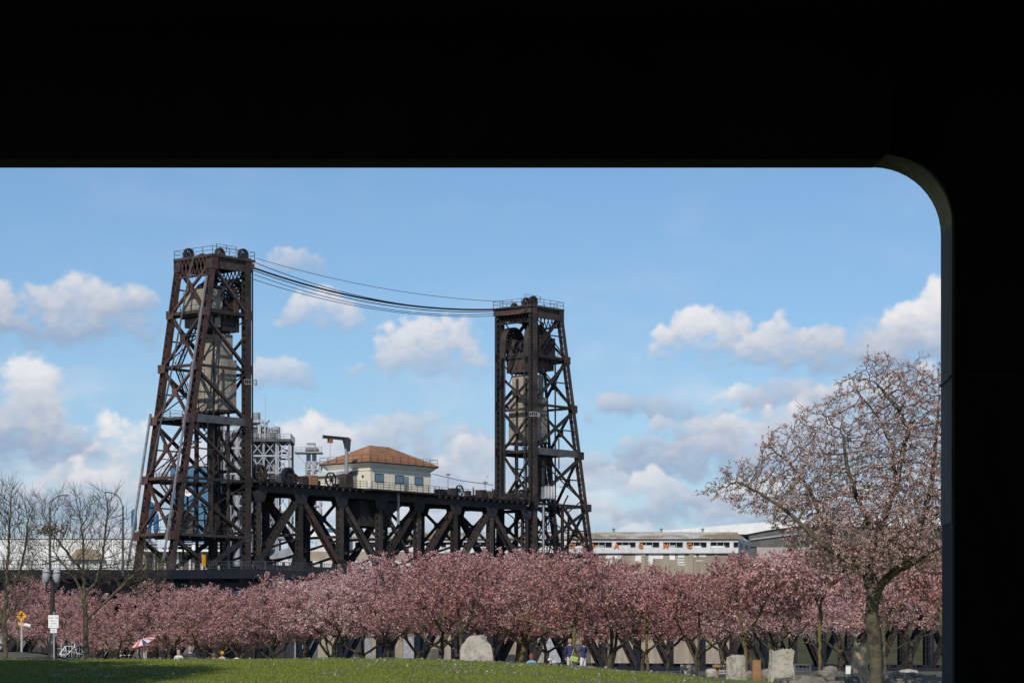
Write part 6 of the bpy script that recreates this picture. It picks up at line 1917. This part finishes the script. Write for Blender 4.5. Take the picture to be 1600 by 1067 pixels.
for e in (-.08, .08): MB(off).bar((off[0] + e, 108.07, off[2] - .1), (off[0] + e, 108.07, off[2] + .1), .03).build('foot', M['galv'], root)

# striped beach umbrella tilted under the trees
ZU = 128.0
root, off = gthing('striped_umbrella', 'tilted red, white and blue striped umbrella under the cherries at left', 'umbrella', 224, ZU)
cz = zpx(1003, ZU) - off[2]
um = bpy.data.objects.new('canopy', None)
g = MB(); n = 16
R_ = .60
tilt = Matrix.Rotation(math.radians(-22), 3, 'Y') @ Matrix.Rotation(math.radians(14), 3, 'X')
for ring in range(4):
    for k in range(n):
        def Pp(rr, kk):
            a = 2 * math.pi * kk / n
            return tilt @ Vector((rr * math.cos(a), rr * math.sin(a), .16 * (1 - (rr / R_) ** 2))) + Vector((0, 0, cz))
        r0, r1 = R_ * ring / 4, R_ * (ring + 1) / 4
        g.add([Pp(r0, k), Pp(r1, k), Pp(r1, k + 1), Pp(r0, k + 1)], [(0, 1, 2, 3)], [0, 1, 0, 1, 2, 1, 0, 1][k % 8])
cp = g.build('canopy', [mat('umbrella_red', (.55, .12, .13), None), mat('umbrella_white', (.68, .58, .58), None), mat('umbrella_blue', (.05, .06, .18), None)], root)
MB().bar((.16, .25, -.2), (0, 0, cz + .3), .03).build('pole', M['galv'], root)

# ------------------------------------------------------------------ people
def skin_mesh(name, verts, edges, mats, facemat, parent, levels=1):
    """verts: list of (Vector, rx, ry); edges (i,j,material index); Skin + Subdivision, baked to a mesh"""
    bm = bmesh.new(); vs = [bm.verts.new(v[0]) for v in verts]
    for e in edges: bm.edges.new((vs[e[0]], vs[e[1]]))
    me = bpy.data.meshes.new(name); bm.to_mesh(me); bm.free()
    o = bpy.data.objects.new(name, me); COL.objects.link(o)
    sk = o.modifiers.new('skin', 'SKIN'); sk.use_smooth_shade = True
    if not me.skin_vertices:
        bm = bmesh.new(); bm.from_mesh(me); bm.verts.layers.skin.verify(); bm.to_mesh(me); bm.free()
    for i, v in enumerate(verts):
        me.skin_vertices[0].data[i].radius = (v[1], v[2])
        me.skin_vertices[0].data[i].use_root = (i == 0)
    ss = o.modifiers.new('sub', 'SUBSURF'); ss.levels = levels; ss.render_levels = levels
    dg = bpy.context.evaluated_depsgraph_get()
    nm = bpy.data.meshes.new_from_object(o.evaluated_get(dg))
    bpy.data.objects.remove(o)
    nm.name = name
    nm.materials.clear()
    for m_ in mats: nm.materials.append(m_)
    seg = [(verts[a][0], verts[b_][0], mi) for a, b_, mi in edges]
    for p in nm.polygons:
        c = p.center; best, bi = 1e9, 0
        for a, b_, mi in seg:
            d = b_ - a; L2 = d.length_squared
            t = 0 if L2 == 0 else max(0, min(1, (c - a).dot(d) / L2))
            q = (a + d * t - c).length
            if q < best: best, bi = q, mi
        p.material_index = bi; p.use_smooth = True
    ob = bpy.data.objects.new(name, nm); COL.objects.link(ob); ob.parent = parent
    return ob


SKIN = mat('skin', (.48, .29, .21), None, rough=.6)
CL = {}


def cloth(c):
    if c not in CL: CL[c] = mat('cloth_%d' % len(CL), c, tuple(q * .75 for q in c), 6, .9)
    return CL[c]


def person(label, px, Z, yaw, pose, shirt, pants, hair, sc=1.0, hat=None, sleeves=True, hair_len=.12, arms=None, lift=0.0, build=1.0):
    X = xpx(px, Z); z = ground_z(X, Z) + lift
    root = thing('person', label, 'person', (X, Z, z), yaw, 'people resting among the cherry trees')
    root.scale = (sc, sc, sc)
    V = Vector
    B = build
    hip = 0.93 if pose == 'stand' else .13
    lean = .03 if pose == 'stand' else -.05
    vs, es = [], []

    def av(x, y, zz, rx, ry=None): vs.append((V((x, y, zz)), rx, ry or rx)); return len(vs) - 1
    # figure looks along -Y in its own frame; x is its left-right
    pel = av(0, 0, hip, .155 * B, .115)
    wai = av(0, .0 + lean * .5, hip + .18, .135 * B, .10)
    che = av(0, lean, hip + .38, .16 * B, .115)
    shc = av(0, lean + .01, hip + .50, .115, .09)
    nek = av(0, lean - .005, hip + .575, .052, .052)
    hd0 = av(0, lean - .025, hip + .65, .072, .078)
    hd1 = av(0, lean - .025, hip + .74, .082, .098)
    hd2 = av(0, lean - .015, hip + .815, .055, .068)
    nos = av(0, lean - .125, hip + .69, .014, .014)
    es += [(pel, wai, 0), (wai, che, 0), (che, shc, 0), (shc, nek, 2), (nek, hd0, 2), (hd0, hd1, 2), (hd1, hd2, 2), (hd0, nos, 2)]
    arm = arms or ('down', 'down')
    for s, am in ((-1, arm[0]), (1, arm[1])):
        sh = av(s * .185, lean + .01, hip + .475, .062)
        if am == 'down': el, wr = (s * .25, lean + .03, hip + .20), (s * .25, lean - .04, hip - .04)
        elif am == 'up': el, wr = (s * .24, lean - .12, hip + .24), (s * .10, lean - .30, hip + .38)
        else: el, wr = (s * .27, lean - .05, hip + .22), (s * .16, lean - .28, hip + .12)
        e = av(*el, .046); w = av(*wr, .030)
        d = (V(wr) - V(el)).normalized()
        pa = av(*(V(wr) + d * .06), .034, .02)
        es += [(shc, sh, 0), (sh, e, 0), (e, w, 0 if sleeves else 2), (w, pa, 2)]
        side = d.cross(V((0, 0, 1)) if abs(d.z) < .8 else V((0, 1, 0))).normalized()
        curl = V((0, -.3, -.15)) if am == 'down' else V((0, 0, -.4))
        for k, ln in enumerate((.062, .075, .07, .055)):
            a = V(wr) + d * .085 + side * ((k - 1.5) * .02)
            f0 = av(*a, .0095); f1 = av(*(a + (d + curl * .3).normalized() * ln * .55), .009); f2 = av(*(a + (d + curl * .3).normalized() * ln * .55 + (d + curl).normalized() * ln * .45), .0075)
            es += [(pa, f0, 2), (f0, f1, 2), (f1, f2, 2)]
        t0 = av(*(V(wr) + d * .03 + side * .035), .010); t1 = av(*(V(wr) + d * .075 + side * .055), .0085)
        es += [(pa, t0, 2), (t0, t1, 2)]
    for s in (-1, 1):
        if pose == 'stand':
            th = av(s * .095, 0, hip - .10, .098 * B); kn = av(s * .10, -.01, .50, .066); an = av(s * .105, .02, .09, .045); to = av(s * .115, -.13, .04, .042, .034)
        else:
            th = av(s * .11, -.06, hip + .0, .095 * B); kn = av(s * .17, -.42, .30 if s > 0 else .26, .062); an = av(s * .14, -.62, .06, .045); to = av(s * .15, -.76, .05, .038, .034)
        es += [(pel, th, 1), (th, kn, 1), (kn, an, 1), (an, to, 3)]
    skin_mesh('body', vs, es, [cloth(shirt), cloth(pants), SKIN, cloth((.05, .045, .04))], None, root)
    # hair: a cap with a fall at the back
    hc = V((0, lean - .012, hip + .745))
    g = MB(); n = 14
    rings = [(.0, .118), (.055, .108), (.088, .085), (.100, .04), (.102, -.01), (.094, -.01 - hair_len * .5), (.07, -.01 - hair_len)]
    vv = []
    for (rr, zz) in rings:
        for k in range(n):
            a = 2 * math.pi * k / n
            y = rr * math.sin(a)
            front = y < -.35 * rr
            zq = zz
            if front and zz < .06: zq = .062
            vv.append(hc + V((rr * math.cos(a) * .95, y * 1.16 + .008, zq)))
    ff = [(i * n + k, i * n + (k + 1) % n, (i + 1) * n + (k + 1) % n, (i + 1) * n + k) for i in range(len(rings) - 1) for k in range(n)]
    g.add(vv, ff); g.build('hair', cloth(hair), root, smooth=True)
    for s in (-1, 1):
        MB().lathe([(.002, -.011), (.011, 0), (.002, .011)], (s * .032, lean - .112, hip + .735), 8).build('eye', M['blackpaint'], root)
        MB().lathe([(.004, -.03), (.016, -.01), (.018, .012), (.006, .028)], (s * .087, lean - .01, hip + .71), 8).build('ear', SKIN, root)
    MB().box(-.022, .022, lean - .108, lean - .098, hip + .655, hip + .662).build('mouth', mat('lips', (.3, .1, .09), None) if 'lips' not in bpy.data.materials else bpy.data.materials['lips'], root)
    if hat:
        kind, colr = hat
        if kind == 'cap':
            h_ = MB().lathe([(.109, .0), (.112, .03), (.095, .085), (.05, .115), (.008, .122)], hc + V((0, .005, .025)), 14).build('cap', cloth(colr), root, smooth=True)
            MB().extrude([hc + V((-.075, -.09, .035)), hc + V((.075, -.09, .035)), hc + V((.055, -.19, .02)), hc + V((-.055, -.19, .02))], (0, 0, .012)).build('brim', cloth(colr), h_)
        else:
            h_ = MB().lathe([(.112, -.02), (.118, .02), (.116, .03), (.105, .09), (.06, .14), (.012, .155)], hc + V((0, .005, .01)), 14).build('beanie', cloth(colr), root, smooth=True)
            MB().lathe([(.118, -.03), (.122, -.005), (.118, .02)], hc + V((0, .005, .005)), 14).build('cuff', cloth(colr), h_)
    return root


PZ = 106.0
p1 = person('person in a navy patterned jacket and pale trousers, green bag at the hip', 891, PZ, 2.7, 'stand', (.045, .05, .13), (.62, .58, .50), (.36, .26, .14), sc=.84, arms=('up', 'down'), lift=0.0)
p2 = person('person in a navy short-sleeved top and white trousers facing the other', 911, PZ, -2.5, 'stand', (.04, .045, .14), (.72, .70, .68), (.02, .017, .015), sc=.82, arms=('up', 'bent'), sleeves=False, lift=0.0)
g = MB(); g.box(-.13, .13, -.05, .05, -.14, .04)
bag = g.build('shoulder_bag', cloth((.45, .58, .16)))
bag.location = (xpx(897, PZ - .2), PZ - .28, zpx(1027, PZ)); bag.rotation_euler = (0, .15, .3)
tag(bag, 'lime green bag hanging at the hip of the person in the navy jacket', 'bag')
gb = MB(); gb.path([(-.1, 0, .04), (-.08, .06, .2), (-.02, .12, .36)], .01, 5).build('strap', cloth((.45, .58, .16)), bag)
gb = MB().box(-.135, .135, -.062, -.05, -.05, .045).build('flap', cloth((.52, .66, .22)), bag)
person('seated person with bushy brown hair and light blue top', 830, 104, 2.9, 'sit', (.16, .36, .52), (.08, .08, .1), (.20, .085, .05), sc=.9, hair_len=.18, build=1.15, lift=-.06)
person('seated person in teal jacket and white cap', 857, 110, 1.4, 'sit', (.05, .16, .19), (.06, .06, .08), (.05, .04, .03), sc=.8, hat=('cap', (.7, .7, .72)), arms=('bent', 'bent'), lift=-.1)
person('seated person in pale cap and cream top, face to the left', 868, 101, -1.2, 'sit', (.62, .52, .42), (.2, .18, .16), (.22, .11, .06), sc=.86, hat=('cap', (.62, .56, .50)), arms=('bent', 'bent'), lift=-.3)
person('seated child in grey right of the boulder under the cherries', 946, 108, 2.2, 'sit', (.30, .30, .32), (.1, .1, .12), (.30, .28, .26), sc=.62, lift=-.1)
person('seated person with blond hair in white top at left', 279, 112, 3.1, 'sit', (.66, .65, .63), (.05, .07, .25), (.42, .33, .22), sc=.80, hair_len=.22, lift=.1)
person('seated person in dark jacket with fair hair beside the white top', 297, 112, 3.0, 'sit', (.05, .05, .075), (.05, .05, .06), (.36, .30, .22), sc=.95, build=1.2, lift=.1)
person('seated person in grey leaning against a trunk at left', 333, 114, 2.4, 'sit', (.22, .22, .24), (.07, .07, .09), (.15, .12, .1), sc=.78, lift=.0)
person('seated person in yellow beanie and pale pink top', 347, 112, 3.0, 'sit', (.58, .42, .38), (.1, .1, .12), (.12, .08, .05), sc=.70, hat=('beanie', (.68, .34, .02)), lift=.1)
person('seated person with dark hair in cream jacket', 369, 113, 2.7, 'sit', (.68, .62, .54), (.12, .1, .1), (.04, .03, .025), sc=.72, lift=.05)
cyc = person('cyclist in dark clothes standing over a bicycle by the grey fence', 103, 150, 1.9, 'stand', (.025, .025, .03), (.05, .06, .10), (.02, .018, .016), sc=.86, arms=('bent', 'bent'), lift=.10)
# bicycle
X = xpx(107, 149.6); zg_ = ground_z(X, 149.6)
bk_ = thing('bicycle', 'bicycle with pale wheels held by the dark-clothed cyclist', 'bicycle', (X, 149.6, zg_), .25)
for xx in (-.5, .5):
    g = MB(); n = 22
    for k in range(n):
        a0, a1 = 2 * math.pi * k / n, 2 * math.pi * (k + 1) / n
        g.bar((xx + .34 * math.cos(a0), 0, .35 + .34 * math.sin(a0)), (xx + .34 * math.cos(a1), 0, .35 + .34 * math.sin(a1)), .035, .035)
    wl = g.build('wheel', M['galv'], bk_)
    g = MB()
    for k in range(12):
        a = 2 * math.pi * k / 12; g.bar((xx, 0, .35), (xx + .33 * math.cos(a), 0, .35 + .33 * math.sin(a)), .006)
    g.cyl((xx, -.05, .35), (xx, .05, .35), .03, n=8); g.build('spokes', M['galv'], wl)
g = MB(); A = [(-.5, 0, .35), (-.1, 0, .33), (-.18, 0, .82), (.33, 0, .80), (.5, 0, .35), (.36, 0, .95)]
for a, b_ in ((0, 1), (0, 2), (1, 2), (2, 3), (1, 3), (4, 3), (3, 5)): g.bar(A[a], A[b_], .04)
g.build('frame', M['white'], bk_)
MB().box(-.3, -.06, -.06, .06, .88, .93).build('saddle', M['blackpaint'], bk_)
MB().bar((.36, -.27, .97), (.36, .27, .97), .03).build('handlebar', M['blackpaint'], bk_)
for s in (-1, 1): MB().box(-.16, -.04, s * .1 - .04, s * .1 + .04, .2 + s * .06, .23 + s * .06).build('pedal', M['blackpaint'], bk_)

# ------------------------------------------------------------------ grass and daisies
def grass():
    rng = np.random.default_rng(77)
    n = 150000
    Y = rng.uniform(58, 90, n)
    px = rng.uniform(-60, 1490, n)
    X = (px - 800) / FPX * Y
    zz = np.array([ground_z(a, b_) for a, b_ in zip(X[:1], Y[:1])])
    # fast height lookup on a grid
    gx = np.linspace(-20, 18, 160); gy = np.linspace(57, 92, 120)
    G = np.array([[ground_z(a, b_) for a in gx] for b_ in gy])

    def hz(X, Y):
        fx = np.clip((X - gx[0]) / (gx[1] - gx[0]), 0, len(gx) - 1.001); fy = np.clip((Y - gy[0]) / (gy[1] - gy[0]), 0, len(gy) - 1.001)
        i, j = fx.astype(int), fy.astype(int); a, b_ = fx - i, fy - j
        return (G[j, i] * (1 - a) + G[j, i + 1] * a) * (1 - b_) + (G[j + 1, i] * (1 - a) + G[j + 1, i + 1] * a) * b_
    # keep off the stone plaza
    keep = (px < 1100) | (Y < 78)
    X, Y = X[keep], Y[keep]; n = len(X)
    z = hz(X, Y)
    h = rng.uniform(.025, .06, n); a = rng.uniform(0, 6.283, n); w = rng.uniform(.006, .013, n)
    lx, ly = rng.normal(0, .018, n), rng.normal(0, .018, n)
    V = np.stack([np.stack([X - np.cos(a) * w, Y - np.sin(a) * w, z - .005], 1), np.stack([X + np.cos(a) * w, Y + np.sin(a) * w, z - .005], 1), np.stack([X + lx, Y + ly, z + h], 1)], 1).reshape(-1, 3)
    Fq = np.arange(n * 3).reshape(n, 3)
    c = np.array([(.19, .235, .020), (.25, .27, .028), (.135, .185, .016), (.32, .29, .07)])[rng.choice(4, n, p=[.4, .3, .22, .08])] * rng.uniform(.8, 1.2, (n, 1))
    cols = np.repeat(np.concatenate([c, np.ones((n, 1))], 1), 3, 0)
    m = petal_mat('grass_blade', None, .7, .25)
    o = npmesh('lawn_grass', V, Fq, m, None, cols, nside=3)
    tag(o, 'short green lawn grass on the rise in the foreground', 'grass', kind='stuff')
    # daisies in drifts
    nd = 3600
    Y = rng.uniform(62, 87, nd * 4); px = rng.uniform(-20, 1150, nd * 4); X = (px - 800) / FPX * Y
    dens = np.array([noise.noise(Vector((x * .45, y * .3, 3.3))) * .8 + noise.noise(Vector((x * 1.3, y * .9, 9.1))) * .5 for x, y in zip(X, Y)])
    pick = np.nonzero((dens > .08) & (rng.random(len(X)) < np.interp(px, [0, 300, 600], [.35, .5, .9])))[0][:nd]
    X, Y = X[pick], Y[pick]; z = hz(X, Y) + rng.uniform(.05, .08, len(X)); n = len(X)
    r = rng.uniform(.018, .034, n)
    t = rng.normal(0, .25, (n, 2))
    rings = []
    for k in range(6):
        a = 2 * math.pi * k / 6
        dx, dy = np.cos(a) * r, np.sin(a) * r
        rings.append(np.stack([X + dx, Y + dy, z + dx * t[:, 0] + dy * (t[:, 1] - .55)], 1))
    V = np.stack(rings, 1).reshape(-1, 3)
    F6 = np.arange(n * 6).reshape(n, 6)
    o = npmesh('lawn_daisies', V, F6, mat('daisy_white', (.75, .75, .70), None, rough=.8), None, None, nside=6)
    tag(o, 'white daisies sprinkled over the lawn', 'daisies', kind='stuff')


grass()
